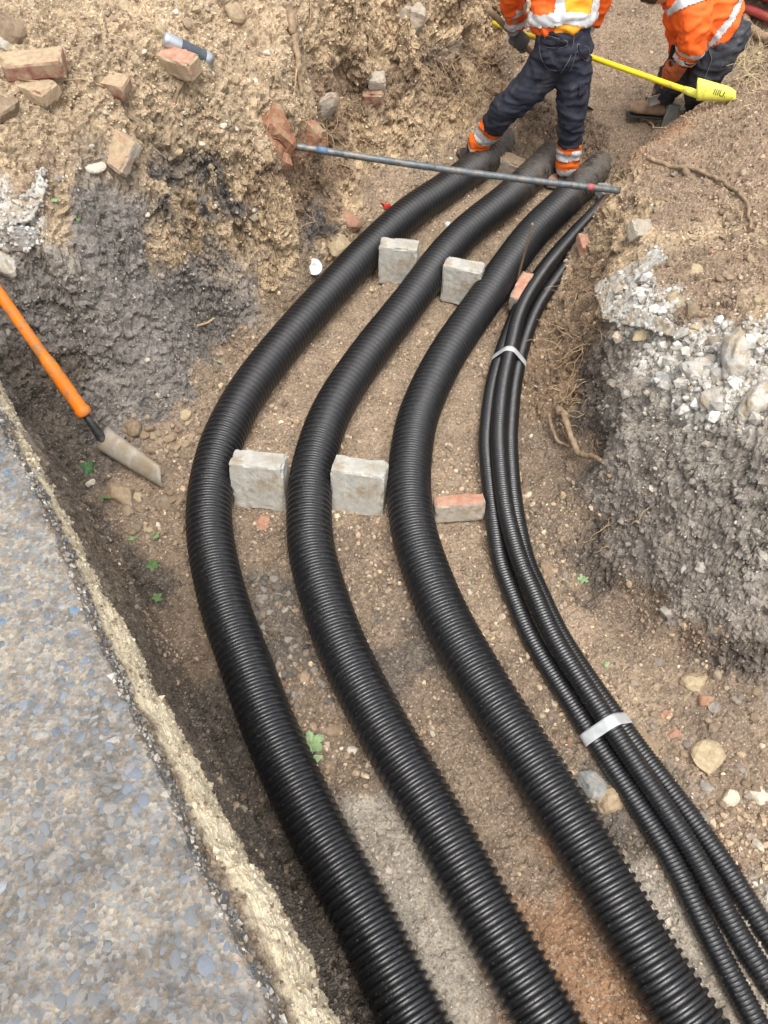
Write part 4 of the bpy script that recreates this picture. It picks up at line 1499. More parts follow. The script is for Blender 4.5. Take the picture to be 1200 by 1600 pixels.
g1 = scatter("gravel", 15500, .0046, .42, .0026, .010, 1, 3000, .25, (.2, .95))
tag(g1, "fine gravel and soil crumbs strewn over floor and banks", "gravel", kind="stuff")
wf = np.where(seen & (cen[:, 2] < .10) & (cen[:, 0] > -1.0), area * np.clip(.15 + 2.2 * fbm(cen * 3.2 + 7, 3, 888), .03, 2.5) / np.maximum(dep, 1) ** .5, 0)
g6 = scatter("floor_stones", 3600, .0095, .42, .005, .024, 1, 3200, .12, (.3, 1.0), wf)
tag(g6, "scattered small stones and rubble bits over the trodden trench floor", "rubble", kind="stuff")
OCT_V = np.array([(1, 0, 0), (-1, 0, 0), (0, 1, 0), (0, -1, 0), (0, 0, 1), (0, 0, -1)], float)
OCT_T = np.array([(0, 2, 4), (2, 1, 4), (1, 3, 4), (3, 0, 4), (2, 0, 5), (1, 2, 5), (3, 1, 5), (0, 3, 5)])


def crumbs(name, pos, nrm, r, col, sink=.1):
    n = len(pos)
    q = rng.normal(size=(n, 4))
    q /= np.linalg.norm(q, axis=1)[:, None]
    w, x, y, z = q.T
    Rm = np.stack([1 - 2 * (y * y + z * z), 2 * (x * y - z * w), 2 * (x * z + y * w), 2 * (x * y + z * w), 1 - 2 * (x * x + z * z), 2 * (y * z - x * w), 2 * (x * z - y * w), 2 * (y * z + x * w), 1 - 2 * (x * x + y * y)], 1).reshape(n, 3, 3)
    sc = rng.uniform(.6, 1.25, (n, 6, 1))
    W = np.einsum('nij,nvj->nvi', Rm, OCT_V[None] * sc) * r[:, None, None] + (pos + nrm * (r * sink)[:, None])[:, None]
    T_ = (OCT_T[None] + (np.arange(n) * 6)[:, None, None]).reshape(-1, 3)
    return ob(name, mesh_np(name, W.reshape(-1, 3), T_, [M["stone_attr"]], False, {"col": np.clip(np.repeat(col, 6, 0), .01, .85)}))


pw = np.where(seen, area * (.35 + PRM[TRI[:, 0], 2]) / np.maximum(dep, 1) ** 1.2, 0) * np.clip(.6 + 1.2 * fbm(cen * 9, 3, 321), .15, 2)
pw /= pw.sum()
nC = 60000
ids = rng.choice(len(pw), nC, p=pw)
bb = rng.dirichlet((1, 1, 1), nC)
lc = COL[TRI[ids, 0]]
k_ = rng.choice(4, nC, p=(.42, .26, .20, .12))[:, None]
f_ = rng.uniform(.75, 1.3, (nC, 1))
ccol = np.where(k_ == 0, lc * 1.15, np.where(k_ == 1, lc * 1.75 + .03, np.where(k_ == 2, lc * .38, lc * .5 + np.array([.30, .265, .21])))) * f_
g3 = crumbs("grit", (tp[ids] * bb[:, :, None]).sum(1), FNv[ids], np.clip(rng.lognormal(math.log(.0026), .42, nC), .0011, .0075) * (.7 + .13 * dep[ids]), ccol, .2)
tag(g3, "coarse pale and dark grit covering the trench soil", "grit", kind="stuff")
# broken grains along the slab's side face
sf = PV[pq_pave[(np.repeat(np.arange(nr_pave - 1), nc_pave - 1) < 8)]]
fn_ = np.cross(sf[:, 2] - sf[:, 0], sf[:, 3] - sf[:, 1])
fa_ = np.linalg.norm(fn_, axis=1)
fn_ = fn_ / (fa_[:, None] + 1e-12)
ids = rng.choice(len(sf), 4200, p=fa_ / fa_.sum())
bb_ = rng.dirichlet((1, 1, 1, 1), 4200)
cc_ = np.array([(.30, .27, .23), (.13, .14, .15), (.44, .41, .36), (.20, .155, .11), (.52, .50, .46)])[rng.choice(5, 4200, p=(.3, .25, .2, .15, .1))] * rng.uniform(.75, 1.25, (4200, 1))
g5 = crumbs("edge_crumbs", (sf[ids] * bb_[:, :, None]).sum(1), fn_ * 0 + 0 if False else fn_[ids], np.clip(rng.lognormal(math.log(.0042), .5, 4200), .0015, .012), cc_, .0)
g5.parent = pavement
tag(g5, None, None, kind="stuff")
# loose grains on the sand bed
qa = SAND_V[SAND_Q]
qn = np.cross(qa[:, 2] - qa[:, 0], qa[:, 3] - qa[:, 1])
qA = np.linalg.norm(qn, axis=1)
qn = qn / (qA[:, None] + 1e-12)
qn *= np.sign(qn[:, 2] + 1e-9)[:, None]
ids = rng.choice(len(qa), 10500, p=qA / qA.sum())
uv = rng.uniform(size=(2, 10500, 1))
ps = (qa[ids, 0] * (1 - uv[0]) + qa[ids, 1] * uv[0]) * (1 - uv[1]) + (qa[ids, 3] * (1 - uv[0]) + qa[ids, 2] * uv[0]) * uv[1]
fq_ = FR[SAND_Q[ids, 0]]
sc_ = np.array([(.62, .54, .39), (.48, .40, .28), (.22, .16, .10), (.72, .66, .53)])[rng.choice(4, 10500, p=(.42, .28, .16, .14))] * rng.uniform(.8, 1.2, (10500, 1))
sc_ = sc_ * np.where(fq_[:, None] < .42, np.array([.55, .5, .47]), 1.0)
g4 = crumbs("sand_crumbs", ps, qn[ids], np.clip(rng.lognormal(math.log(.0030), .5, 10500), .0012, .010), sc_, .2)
g4.parent = sand
tag(g4, None, None, kind="stuff")
g2 = scatter("pebbles", 4600, .0095, .36, .006, .020, 1, 3100, .10, (.2, .9))
tag(g2, "small pebbles and clods strewn over floor and banks", "pebbles", kind="stuff")

# crumbled road concrete over the pale layers and the broken slabs
def rubble_on(name, tri, n, med, sig, hi, cols, parent=None, weight=None):
    fn = np.cross(tri[:, 1] - tri[:, 0], tri[:, 2] - tri[:, 0])
    ar = np.linalg.norm(fn, axis=1)
    fn = fn / (ar[:, None] + 1e-12)
    w_ = ar if weight is None else ar * weight
    ids = rng.choice(len(tri), n, p=w_ / w_.sum())
    b = rng.dirichlet((1, 1, 1), n)
    pos = (tri[ids] * b[:, :, None]).sum(1)
    lst = []
    base = [rock_vt(4000 + k, 1, 7, (1, .85, .65), 14, 0) for k in range(12)]
    for k in range(n):
        r = min(hi, rng.lognormal(math.log(med), sig))
        Vb, Tb = base[int(rng.integers(12))]
        R = np.array(Quaternion(rng.normal(size=4)).normalized().to_matrix())
        c = np.array(cols[int(rng.integers(len(cols)))]) * rng.uniform(.75, 1.25)
        lst.append((Vb * r @ R.T + pos[k] + fn[ids[k]] * r * .15, Tb, c))
    return join_stones(name, lst, M["stone_attr"], parent)


WH = [(.56, .54, .49), (.48, .46, .41), (.40, .38, .34), (.62, .60, .56), (.42, .36, .28)]
GR = [(.30, .275, .24), (.26, .232, .20), (.22, .198, .17), (.34, .31, .27), (.29, .255, .21)]
lz = np.clip((COL[TRI[:, 0]].mean(1) - .30) * 8, 0, 1) * np.clip(1 - ((COL[TRI[:, 0]].max(1) - COL[TRI[:, 0]].min(1)) / COL[TRI[:, 0]].max(1) - .22) * 8, 0, 1) * seen * (qy < 760) * (.15 + .85 * (qx > 700))
tag(rubble_on("concrete_rubble", tp, 900, .0110, .55, .036, WH, None, lz + 1e-9), "crumbled pale road concrete in the broken layers of both banks", "rubble", kind="stuff")
gzm = ((COL[TRI[:, 0]].max(1) - COL[TRI[:, 0]].min(1)) / COL[TRI[:, 0]].max(1) < .27) * (COL[TRI[:, 0]].mean(1) < .28) * seen * (qx > 880) * (qy > 500)
tag(rubble_on("earth_clods", tp, 450, .0080, .55, .030, GR, None, gzm + 1e-9), "crumbly grey brown clods on the steep face of the stony bank", "clods", kind="stuff")
gzm = ((COL[TRI[:, 0]].max(1) - COL[TRI[:, 0]].min(1)) / COL[TRI[:, 0]].max(1) < .27) * (COL[TRI[:, 0]].mean(1) < .28) * seen * (qx < 450) * (qy < 720)
tag(rubble_on("clay_clods", tp, 800, .0075, .45, .022, [(.20, .182, .166), (.16, .145, .132), (.24, .218, .20), (.13, .118, .108)], None, gzm + 1e-9), "broken grey clay crumbs on the cut clay face", "clods", kind="stuff")
for o in [o for o in bpy.data.objects if o.name.startswith("concrete_slab")]:
    o.data.calc_loop_triangles()
    vv = np.array([v.co[:] for v in o.data.vertices])
    tt = np.array([t.vertices[:] for t in o.data.loop_triangles])
    rubble_on("crumbs", vv[tt], 260, .0065, .5, .02, GR[:1] + WH[:4], o)

# ================================================================== ROOTS, LEAVES, DRY GRASS
def root(px, r0, r1, mat, label, lifts=None, seed=0, seg=8, wob=.4, name="root", cat="root"):
    pts = []
    for k, (x, y) in enumerate(px):
        p, n = hit(x, y)
        l = lifts[k] if lifts else r0 * .5
        pts.append(p + n * l)
    C, L = crom([tuple(p) for p in pts], max(14, int(len(px) * 9)))
    rad = np.linspace(r0, r1, len(C)) * (1 + .22 * fbm(C * 40 + seed, 3, seed))
    C = C + np.stack([fbm(C * 22 + 5 + seed, 3, seed), fbm(C * 22 + 55 + seed, 3, seed), fbm(C * 22 + 95 + seed, 3, seed)], 1) * r0 * wob * 2
    o = tube(name, C, rad, mat, seg)
    tag(o, label, cat)
    return o


root([(449, 8), (453, 40), (459, 75), (464, 105), (468, 135), (471, 165)], .021, .010, M["root_bark"], "thick tan root running straight down the left bank", [.02, .02, .018, .012, .01, .0], 3, 10)
root([(486, -5), (484, 30), (476, 70), (464, 105), (460, 140), (456, 165)], .006, .004, M["root"], "thin pale root beside the thick tan root", None, 5)
root([(287, 126), (274, 150), (272, 172), (282, 188)], .010, .006, M["root_bark"], "short curling brown root below the half brick", None, 7)
root([(868, 646), (886, 660), (900, 685), (916, 708), (938, 726), (950, 742)], .017, .009, M["root_bark"], "gnarled root looping out of the dark hollow in the bank", [.05, .07, .08, .07, .05, .02], 9, 10)
root([(866, 650), (872, 675), (886, 694), (893, 700)], .010, .006, M["root_bark"], "short forked root hanging beside the gnarled root", [.05, .05, .04, .02], 11)
root([(1012, 247), (1050, 260), (1085, 268), (1115, 280), (1142, 298), (1163, 318), (1175, 345), (1178, 362)], .011, .006, M["root_bark"], "long bent brown root lying across the brown crest", [.015] * 8, 13)
root([(1163, 318), (1160, 340), (1164, 360)], .006, .003, M["root"], "thin side root at the lower end of the long bent root", None, 15)
root([(786, 727), (797, 742), (808, 752), (818, 758)], .007, .004, M["root"], "pale bare twig lying over the thin ducts", [.085, .08, .05, .02], 17)
root([(990, 182), (1003, 186), (1012, 198), (1024, 207), (1046, 206)], .007, .004, M["root"], "pale forked root near the grey block by the spade", [.03] * 5, 19)
root([(1164, 28), (1168, 40), (1178, 52), (1192, 60), (1215, 68)], .026, .03, M["root_bark"], "stout bare branch at the top of the far bank", [.03, .02, .02, .02, .02], 21, 10, name="branch", cat="branch")
root([(640, 345), (645, 335), (560, 270)][:1] + [(545, 268), (560, 266), (576, 268)], .005, .003, M["root"], "pale thin root sticking from the bank under the steel bar", None, 23) if False else None
root([(125, 720), (138, 728), (150, 738)], .007, .005, M["root_bark"], "short muddy twig above the dark leaf", None, 25, name="twig", cat="twig")
root([(312, 505), (322, 500), (336, 494)], .006, .004, M["root"], "pale splinter sticking from the grey clay edge", [.02, .02, .02], 27, name="twig", cat="twig")
root([(30, 125), (60, 128), (95, 126), (130, 124), (160, 135), (195, 150)], .004, .0025, M["root"], "long hair thin root behind the broken brick piece", [.006] * 6, 29)
root([(780, 790), (800, 800), (812, 803), (824, 800)], .004, .0025, M["root"], "reddish broken rootlet right of the thin ducts", [.04, .03, .02, .02], 31)


def fibre_clump(name, spots, label, mat, length=(.08, .22), r=(.0012, .0026), cat="roots", droop=.35, n_per=10, seed=1):
    rg = np.random.default_rng(seed)
    parts = []
    for (x, y) in spots:
        for _ in range(n_per):
            p, n = hit(x + rg.normal(0, 9), y + rg.normal(0, 9))
            side_ = Vector((rg.normal(), rg.normal(), rg.normal()))
            d_ = (n * 1.0 + side_ * .8 + Vector((0, 0, -.2))).normalized()
            L = rg.uniform(*length)
            st = 9
            C = [p - n * .005]
            for k in range(st):
                d_ = (d_ + Vector(rg.normal(0, .35, 3)) + Vector((0, 0, -droop * .3)) - n * .10).normalized()
                q = C[-1] + d_ * L / st
                C.append(q)
            rr = rg.uniform(*r)
            parts.append(tube_vf(np.array([c[:] for c in C]), np.linspace(rr, rr * .4, st + 1), 4, False))
    V_, Q_, T_ = merge(parts)
    o = ob(name, mesh_np(name, V_, [Q_], [mat], True))
    tag(o, label, cat, kind="stuff")
    return o


fibre_clump("fine_roots", [(690, 100), (720, 110), (745, 120), (735, 140), (700, 130), (670, 110), (755, 95), (715, 155)], "tangle of fine pale roots in the far bank behind the worker's leg", M["root"], (.08, .26), n_per=13, seed=3)
fibre_clump("fine_roots", [(520, 185), (545, 190), (560, 200), (580, 195), (540, 160), (550, 235), (530, 255), (575, 240), (500, 200), (480, 180)], "fine pale roots around the end of the steel bar", M["root"], (.07, .24), n_per=9, seed=5)
fibre_clump("fine_roots", [(900, 580), (885, 600), (905, 620), (880, 520), (895, 650), (900, 470), (905, 440), (915, 540), (890, 560)], "fine pale roots hanging from the undercut opposite bank", M["root"], (.08, .24), n_per=9, seed=7)
fibre_clump("fine_roots", [(905, 690), (925, 690), (880, 770), (960, 820), (990, 800), (1010, 790), (930, 850), (840, 720), (850, 690)], "short fine roots round the gnarled root", M["root"], (.05, .16), n_per=3, seed=9)
fibre_clump("fine_roots", [(400, 320), (430, 300), (460, 345), (480, 330), (495, 320), (410, 280), (380, 290), (440, 355), (420, 165), (350, 60), (390, 100)], "sparse rootlets over the left sandy bank", M["root"], (.06, .2), n_per=3, seed=11)
fibre_clump("fine_roots", [(1100, 330), (1060, 320), (1150, 300), (1180, 400), (1120, 450), (1160, 230), (1100, 235), (950, 380), (990, 300)], "sparse rootlets over the brown crest", M["root"], (.06, .2), n_per=2, seed=13)
fibre_clump("dry_grass", [(1165, 95), (1175, 105), (1185, 90), (1195, 110), (1180, 125), (1160, 105), (1195, 85)], "tuft of dry pale grass beside the yellow shovel blade", M["straw"], (.12, .30), (.0016, .003), "grass", .2, 12, 15)
fibre_clump("dry_grass", [(1165, 140), (1185, 150), (1175, 165), (1195, 175)], "dry straw lying on the crest at the frame edge", M["straw"], (.08, .2), (.0015, .0026), "grass", .5, 7, 17)


def leaf_mesh(kind, seed):
    rg = np.random.default_rng(seed)
    if kind == "lobed":
        a = np.linspace(-math.pi, math.pi, 61)[:-1]
        rr = .60 + .40 * np.abs(np.cos(a * 2.5)) ** 1.1
        rr *= .72 + .28 * np.cos(a * .5)
        rr *= 1 + .06 * np.sin(a * 23)
        ring = np.stack([rr * np.cos(a), rr * np.sin(a)], 1)
    else:
        t = np.linspace(0, 2 * np.pi, 40)[:-1]
        ring = np.stack([np.cos(t), .5 * np.sin(t) * (1 - .35 * np.cos(t))], 1)
    V_ = []
    for f_ in (1, .66, .33):
        V_.append(np.column_stack([ring * f_, np.zeros(len(ring))]))
    V_ = np.vstack(V_ + [np.zeros((1, 3))])
    V_[:, 2] = .14 * np.sin(V_[:, 0] * 3 + seed) + .18 * V_[:, 1] ** 2 + .05 * rg.normal(size=len(V_))
    n = len(ring)
    Q = [[k * n + j, k * n + (j + 1) % n, (k + 1) * n + (j + 1) % n, (k + 1) * n + j] for k in range(2) for j in range(n)]
    T = [[2 * n + j, 2 * n + (j + 1) % n, 3 * n] for j in range(n)]
    T += []
    return V_, np.array(Q), np.array(T)


LV = [(488, 1163, 20, "leaf_pale", "lobed", "large pale green lobed leaf tucked under the first duct"),
      (492, 1188, 13, "leaf_pale", "oval", "pale leaf scrap just below the large lobed leaf"),
      (240, 885, 11, "leaf", "lobed", "bright green lobed leaf on the dark floor by the trench wall"),
      (243, 841, 9, "leaf_pale", "lobed", "pale green leaf near the small yellow pebble"),
      (204, 842, 9, "leaf_pale", "oval", "folded pale leaf scrap left of the small yellow pebble"),
      (244, 936, 9, "leaf", "lobed", "faded green leaf nearest the first duct by the trench wall"),
      (136, 735, 15, "leaf_dark", "lobed", "dark green crumpled leaf below the shovel blade"),
      (163, 778, 7, "leaf", "oval", "small bright leaf beside the squarish tan cobble"),
      (911, 908, 10, "leaf_pale", "lobed", "pale green leaf on the floor right of the thin ducts"),
      (124, 340, 7, "leaf", "oval", "small dark green leaf on the left rubble bank"),
      (86, 316, 6, "leaf_pale", "oval", "tiny yellow green leaf beside the pale torn slab"),
      (947, 1040, 6, "leaf_pale", "oval", "thin yellow green leaf blade above the wide tape"),
      (340, 566, 5, "leaf_pale", "oval", "tiny green leaf at the lower edge of the grey clay")]
for k, (x, y, r, m, kind_, lab) in enumerate(LV):
    p, n = hit(x, y)
    V_, Q_, T_ = leaf_mesh(kind_, k)
    R_ = r * (p - CAMP).length / F
    o = ob("fallen_leaf", mesh_np("fallen_leaf", V_ * R_, [Q_, T_], [M[m]], True), None, p + n * .007 + Vector((0, 0, .004)), (random.uniform(-.3, .3), random.uniform(-.3, .3), random.uniform(0, 6.28)))
    tag(o, lab, "leaf")

# ================================================================== STEEL BAR ACROSS THE TRENCH
p1, n1 = hit(462, 229)
p2, n2 = hit(967, 298)
a_ = U(458, 228, .73)
b_ = U(968, 298, .50)
bar = empty("steel_bar", a_)
tag(bar, "long weathered steel bar spanning the trench from bank to bank over the ducts", "steel bar")
dv = b_ - a_
Cb = np.array([tuple(dv * t) for t in np.linspace(0, 1, 60)])
Cb = Cb + np.stack([Cb[:, 0] * 0, Cb[:, 0] * 0, -.012 * np.sin(np.linspace(0, np.pi, 60))], 1)
Rb = .0165 * (1 + .04 * fbm(Cb * 30, 3, 4))
tube("shaft", Cb, Rb, M["steel_bar"], 18, bar)
k0, k1 = 53, 54
tube("paint_mark", Cb[k0:k1 + 1] + np.array([0, 0, .0012]), .0170, M["pink_paint"], 14, bar, ell=None)["label"] = "red paint ring near the far end"
tube("paint_mark", Cb[4:7] + np.array([0, 0, .001]), .0168, M["blue_paint"], 14, bar)["label"] = "blue paint smear near the bank end"

# ================================================================== TOOLS
def quadblade(name, corners, thick, m, parent, nu=14, nv=10, bow=.012, lip=.0, origin=Vector(), cutf=None):
    """a curved sheet through four corners (TL, TR, BR, BL), with thickness"""
    TL, TR, BR, BL = [np.array(c - origin) for c in corners]
    n = np.cross(TR - TL, BL - TL)
    n /= np.linalg.norm(n)
    u = np.linspace(0, 1, nu)[:, None, None]
    v = np.linspace(0, 1, nv)[None, :, None]
    P = (TL * (1 - u) + TR * u) * (1 - v) + (BL * (1 - u) + BR * u) * v
    h = bow * (1 - (2 * v - 1) ** 2) + lip * np.abs(2 * v - 1) ** 6
    P = P + n * h
    if cutf is not None:
        P = cutf(P, u, v)
    V_ = np.concatenate([P.reshape(-1, 3), (P - n * thick).reshape(-1, 3)])
    N_ = nu * nv
    Q = []
    for i in range(nu - 1):
        for j in range(nv - 1):
            a = i * nv + j
            Q.append([a, a + nv, a + nv + 1, a + 1])
            Q.append([N_ + a, N_ + a + 1, N_ + a + nv + 1, N_ + a + nv])
    for i in range(nu - 1):
        for a, f in ((i * nv, 0), (i * nv + nv - 1, 1)):
            q = [a, a + nv, N_ + a + nv, N_ + a]
            Q.append(q if f else q[::-1])
    for j in range(nv - 1):
        for a, f in ((j, 1), ((nu - 1) * nv + j, 0)):
            q = [a, a + 1, N_ + a + 1, N_ + a]
            Q.append(q if f else q[::-1])
    return ob(name, mesh_np(name, V_, np.array(Q), [m], True if bow else False), parent)


# orange handled shovel leaning on the grey clay
TL, BL, BR, TR = U(167, 666, .25), U(150, 701, .195), U(254, 763, .085), U(251, 728, .155)
P0 = (TL + BL) / 2
P1 = U(-6, 452, .80)
sh = empty("shovel", P0)
tag(sh, "orange insulated handle shovel leaning on the grey clay with its blade on gravel", "shovel")
quadblade("blade", [TL, TR, BR, BL], .004, M["steel"], sh, 16, 10, -.006, .006, P0)
hd = (P1 - P0)


def along(fr):
    return [tuple(hd * t) for t in fr]


tube("socket", along([-.06, 0, .05, .10, .19]), [.016, .022, .019, .0165, .0155], M["dark_metal"], 14, sh)
fr = [.165, .17, .18, .205, .215, .225, .42, .54, .56, .585, .8, .97, 1.0, 1.25]
rr_ = [.020, .029, .0325, .0325, .030, .0285, .0285, .0275, .0235, .0225, .0225, .0225, .0225, .0225]
tube("handle", along(fr), rr_, M["orange_plastic"], 22, sh)
gr_ = hd.normalized()
gx_ = Vector((1, .3, 0)).normalized()
endp = hd * 1.25
tube("grip", [tuple(endp + gx_ * t) for t in (-.06, -.055, 0, .055, .06)], [.012, .018, .018, .018, .012], M["orange_plastic"], 14, sh)

# yellow shovel laid across the crest behind the workers
ys_b = U(1086, 146, .715)
ys_t = Uy(770, 36, 5.10)
ysh = empty("shovel", ys_b)
tag(ysh, "long yellow shovel lying over the crest with its yellow blade on the earth", "shovel")
dv = ys_t - ys_b
tube("handle", [tuple(dv * t) for t in np.linspace(0, 1, 30)], np.linspace(.0150, .0135, 30), M["yellow_paint"], 14, ysh)
tube("socket", [tuple(dv * t) for t in (-.07, -.02, .02, .05)], [.010, .019, .020, .017], M["yellow_blade"], 14, ysh)
TLy, TRy, BRy, BLy = U(1090, 122, .80), U(1150, 139, .785), U(1150, 160, .725), U(1088, 158, .70)


def ycut(P, u, v):
    # shoulders step in towards the socket, the tip is rounded
    c = P.mean(1, keepdims=True)
    k = 1 - .35 * np.clip((u - .75) / .25, 0, 1) ** 2
    return c + (P - c) * k


bl = quadblade("blade", [TLy, TRy, BRy, BLy], .004, M["yellow_blade"], ysh, 16, 12, -.012, .016, ys_b, ycut)
# black stencilled marks along the upper edge of the blade
txt = bpy.data.curves.new("lettering", 'FONT')
txt.body = "IIIU."
txt.size = .040
txt.extrude = .0006
txt.align_x = 'LEFT'
_t = ob("tmp", txt)
_me = bpy.data.meshes.new_from_object(_t.evaluated_get(bpy.context.evaluated_depsgraph_get()))
_me.name = "lettering"
_me.materials.clear()
_me.materials.append(M["black_print"])
bpy.data.objects.remove(_t)
lt = ob("lettering", _me, bl)
ux = (TRy - TLy).normalized()
vy = (TLy - BLy)
vy = (vy - ux * vy.dot(ux)).normalized()
nz_ = ux.cross(vy).normalized()
if nz_.dot(CAMP - TLy) < 0:
    ux, nz_ = -ux, -nz_
Rm_ = Matrix((ux, vy, nz_)).transposed()
pos_ = (TLy - ys_b) + (TRy - TLy) * (.94 if ux.dot(TRy - TLy) < 0 else .50) - vy * .046 + nz_ * .016
lt.matrix_local = Matrix.Translation(pos_) @ Rm_.to_4x4()

# wooden stake standing by the third duct
sb_ = U(806, 447, .06)
st_ = Uy(832, 350, sb_.y + .02)
stake = empty("stake", sb_)
tag(stake, "thin grey timber stake standing against the third duct", "stake")
d_ = st_ - sb_
Vs_, Qs_, Ts_ = tube_vf([tuple(d_ * t) for t in np.linspace(-.15, 1, 12)], np.linspace(.0165, .0155, 12), 4, True, np.tile([[1.15, .35]], (12, 1)))
ob("lath", mesh_np("lath", Vs_, [Qs_, Ts_], [M["wood"]], False), stake)
tube("tip", [tuple(d_ * t) for t in (.99, 1.015)], [.011, .003], M["steel"], 6, stake)

# steel pins by the second worker
for (x0, y0, z0, x1, y1, lab) in ((996, 190, .28, 1011, 151, "thin steel pin standing in the ground below the tan boot"), (1029, 141, .33, 1045, 92, "thin steel pin standing before the bending worker's hands")):
    b0 = U(x0, y0, z0)
    t0 = Uy(x1, y1, b0.y + .02)
    pn = empty("steel_pin", b0)
    tag(pn, lab, "steel pin")
    dd = t0 - b0
    tube("rod", [tuple(dd * t) for t in (-.3, 0, .5, 1)], .006, M["rod"], 8, pn)
    tube("head", [tuple(dd * t) for t in (.985, 1.0, 1.02)], [.008, .010, .006], M["steel"], 8, pn)

# small litter
def lathe(name, prof, m, parent=None, seg=28, loc=None, rot=None, smooth=True):
    a = np.linspace(0, 2 * np.pi, seg, endpoint=False)
    prof = np.array(prof)
    V_ = np.stack([prof[:, None, 0] * np.cos(a), prof[:, None, 0] * np.sin(a), np.repeat(prof[:, None, 1], seg, 1)], -1).reshape(-1, 3)
    n = len(prof)
    Q = [[i * seg + j, i * seg + (j + 1) % seg, (i + 1) * seg + (j + 1) % seg, (i + 1) * seg + j] for i in range(n - 1) for j in range(seg)]
    return ob(name, mesh_np(name, V_, np.array(Q), [m], smooth), parent, loc, rot)


p, n = hit(492, 424)
q = (Vector((.25, -.8, .55))).to_track_quat('Z', 'Y').to_euler()
lid = empty("cup_lid", p + Vector((0, -.01, .036)), q)
tag(lid, "white round plastic lid lying by the first duct", "lid")
lathe("rim", [(.040, -.004), (.043, 0), (.043, .006), (.040, .007), (.037, .003)], M["white_plastic"], lid)
lathe("disc", [(.0, .002), (.014, .002), (.016, .0045), (.031, .005), (.037, .003)], M["white_plastic"], lid)

p, n = hit(704, 356)
cap = empty("bottle_top", p + Vector((0, 0, .014)), (1.2, .3, .5))
tag(cap, "small clear bottle top with a blue cap beside the middle duct", "bottle top")
lathe("cap", [(0, .022), (.013, .022), (.0155, .019), (.0155, .002), (.013, 0)], M["blue_plastic"], cap)
lathe("neck", [(.013, 0), (.015, -.004), (.014, -.012), (.022, -.032), (.018, -.034)], M["white_plastic"], cap)

p, n = hit(600, 324)
rb = empty("plastic_scrap", p + n * .004)
tag(rb, "crumpled scrap of bright red plastic by the first duct", "plastic scrap")
for k, (dx_, dy_) in enumerate(((-.022, .008), (.018, -.01))):
    Cx = np.array([(dx_ + .035 * (t - .5) + .006 * math.sin(9 * t + k), dy_ + .01 * math.sin(6 * t + k * 2), .012 + .012 * math.sin(11 * t + k)) for t in np.linspace(0, 1, 14)])
    Vq, Qq, Tq = tube_vf(Cx, .0105, 6, True, np.column_stack([np.full(14, 1.0), np.full(14, .18)]))
    ob("strip", mesh_np("strip", Vq, [Qq, Tq], [M["red_plastic"]], False), rb)

# crushed can behind the half brick
ca, _ = hit(255, 72)
cb, _ = hit(331, 108)
ca = ca + Vector((0, .01, .028))
cb = cb + Vector((0, .01, .028))
ax = (cb - ca)
can = empty("metal_can", ca, ax.to_track_quat('Z', 'Y').to_euler())
tag(can, "crushed metal can with an open end lying behind the half brick", "can")
Lc = ax.length
lathe("body", [(.0, .004), (.020, .004), (.026, .010), (.029, .02), (.029, .07 * Lc / .2)], M["can_metal"], can)
lathe("printed_sleeve", [(.0295, .07 * Lc / .2), (.0295, Lc * .85)], M["can_dark"], can)
lathe("open_end", [(.029, Lc * .85), (.030, Lc * .90), (.031, Lc), (.029, Lc), (.027, Lc * .9), (.0, Lc * .82)], M["can_metal"], can)

# red hoses and ochre barrier plastic at the far edge
for k, (pa, pb, r_, m_, lab) in enumerate(((((1135, -2)), (1215, 33), .026, "red_hose", "red hose uppermost in the pair at the far corner"),
                                         ((1138, 14), (1216, 46), .024, "red_hose", "red hose underneath at the far corner"))):
    a0, _ = hit(*pa)
    b0, _ = hit(*pb)
    up_ = .085 if k == 0 else .03
    Ch = np.array([tuple(a0.lerp(b0, t) + Vector((0, 0, up_ + .01 * math.sin(t * 3)))) for t in np.linspace(-.6, 1.6, 30)])
    o = tube("hose", Ch, r_, M[m_], 16)
    tag(o, lab, "hose", "red hoses at the far corner")
a0, _ = hit(1140, -14)
b0, _ = hit(1210, 14)
dirx = (b0 - a0).normalized()
sheet = empty("barrier_board", a0 + Vector((0, .02, .11)), (0.25, 0, math.atan2(dirx.y, dirx.x)))
tag(sheet, "ochre plastic barrier board lying on the red hoses at the far corner", "barrier board")
Vx, Qx, _f = box_vf((.55, .13, .012), [60, 16, 2], .008, 5, .004, 30)
ob("board", mesh_np("board", Vx, Qx, [M["yellow_mat"]], False), sheet)
for k in range(10):
    Vx, Qx, _f = box_vf((.010, .035, .004), [2, 3, 2], .003, k, .001, 60)
    o = ob("rib", mesh_np("rib", Vx, Qx, [M["yellow_mat"]], False), sheet, (-.30 + k * .06, -.03, .014), (0, 0, .5))

# ================================================================== PEOPLE
def remeshed(parts, voxel, smooth_n=6, fac=.5):
    V_, Q_, T_ = merge(parts)
    me = mesh_np("tmp", V_, [Q_, T_], None, False)
    o = ob("tmp", me)
    r = o.modifiers.new("r", 'REMESH')
    r.mode = 'VOXEL'
    r.voxel_size = voxel
    s = o.modifiers.new("s", 'SMOOTH')
    s.iterations = smooth_n
    s.factor = fac
    dg = bpy.context.evaluated_depsgraph_get()
    ev = o.evaluated_get(dg)
    m2 = ev.to_mesh()
    n = len(m2.vertices)
    Vo = np.empty(n * 3, np.float32)
    m2.vertices.foreach_get("co", Vo)
    Vo = Vo.reshape(-1, 3).astype(float)
    F_ = [tuple(p.vertices) for p in m2.polygons]
    ev.to_mesh_clear()
    bpy.data.objects.remove(o)
    bpy.data.meshes.remove(me)
    Q4 = np.array([f for f in F_ if len(f) == 4])
    return Vo, Q4


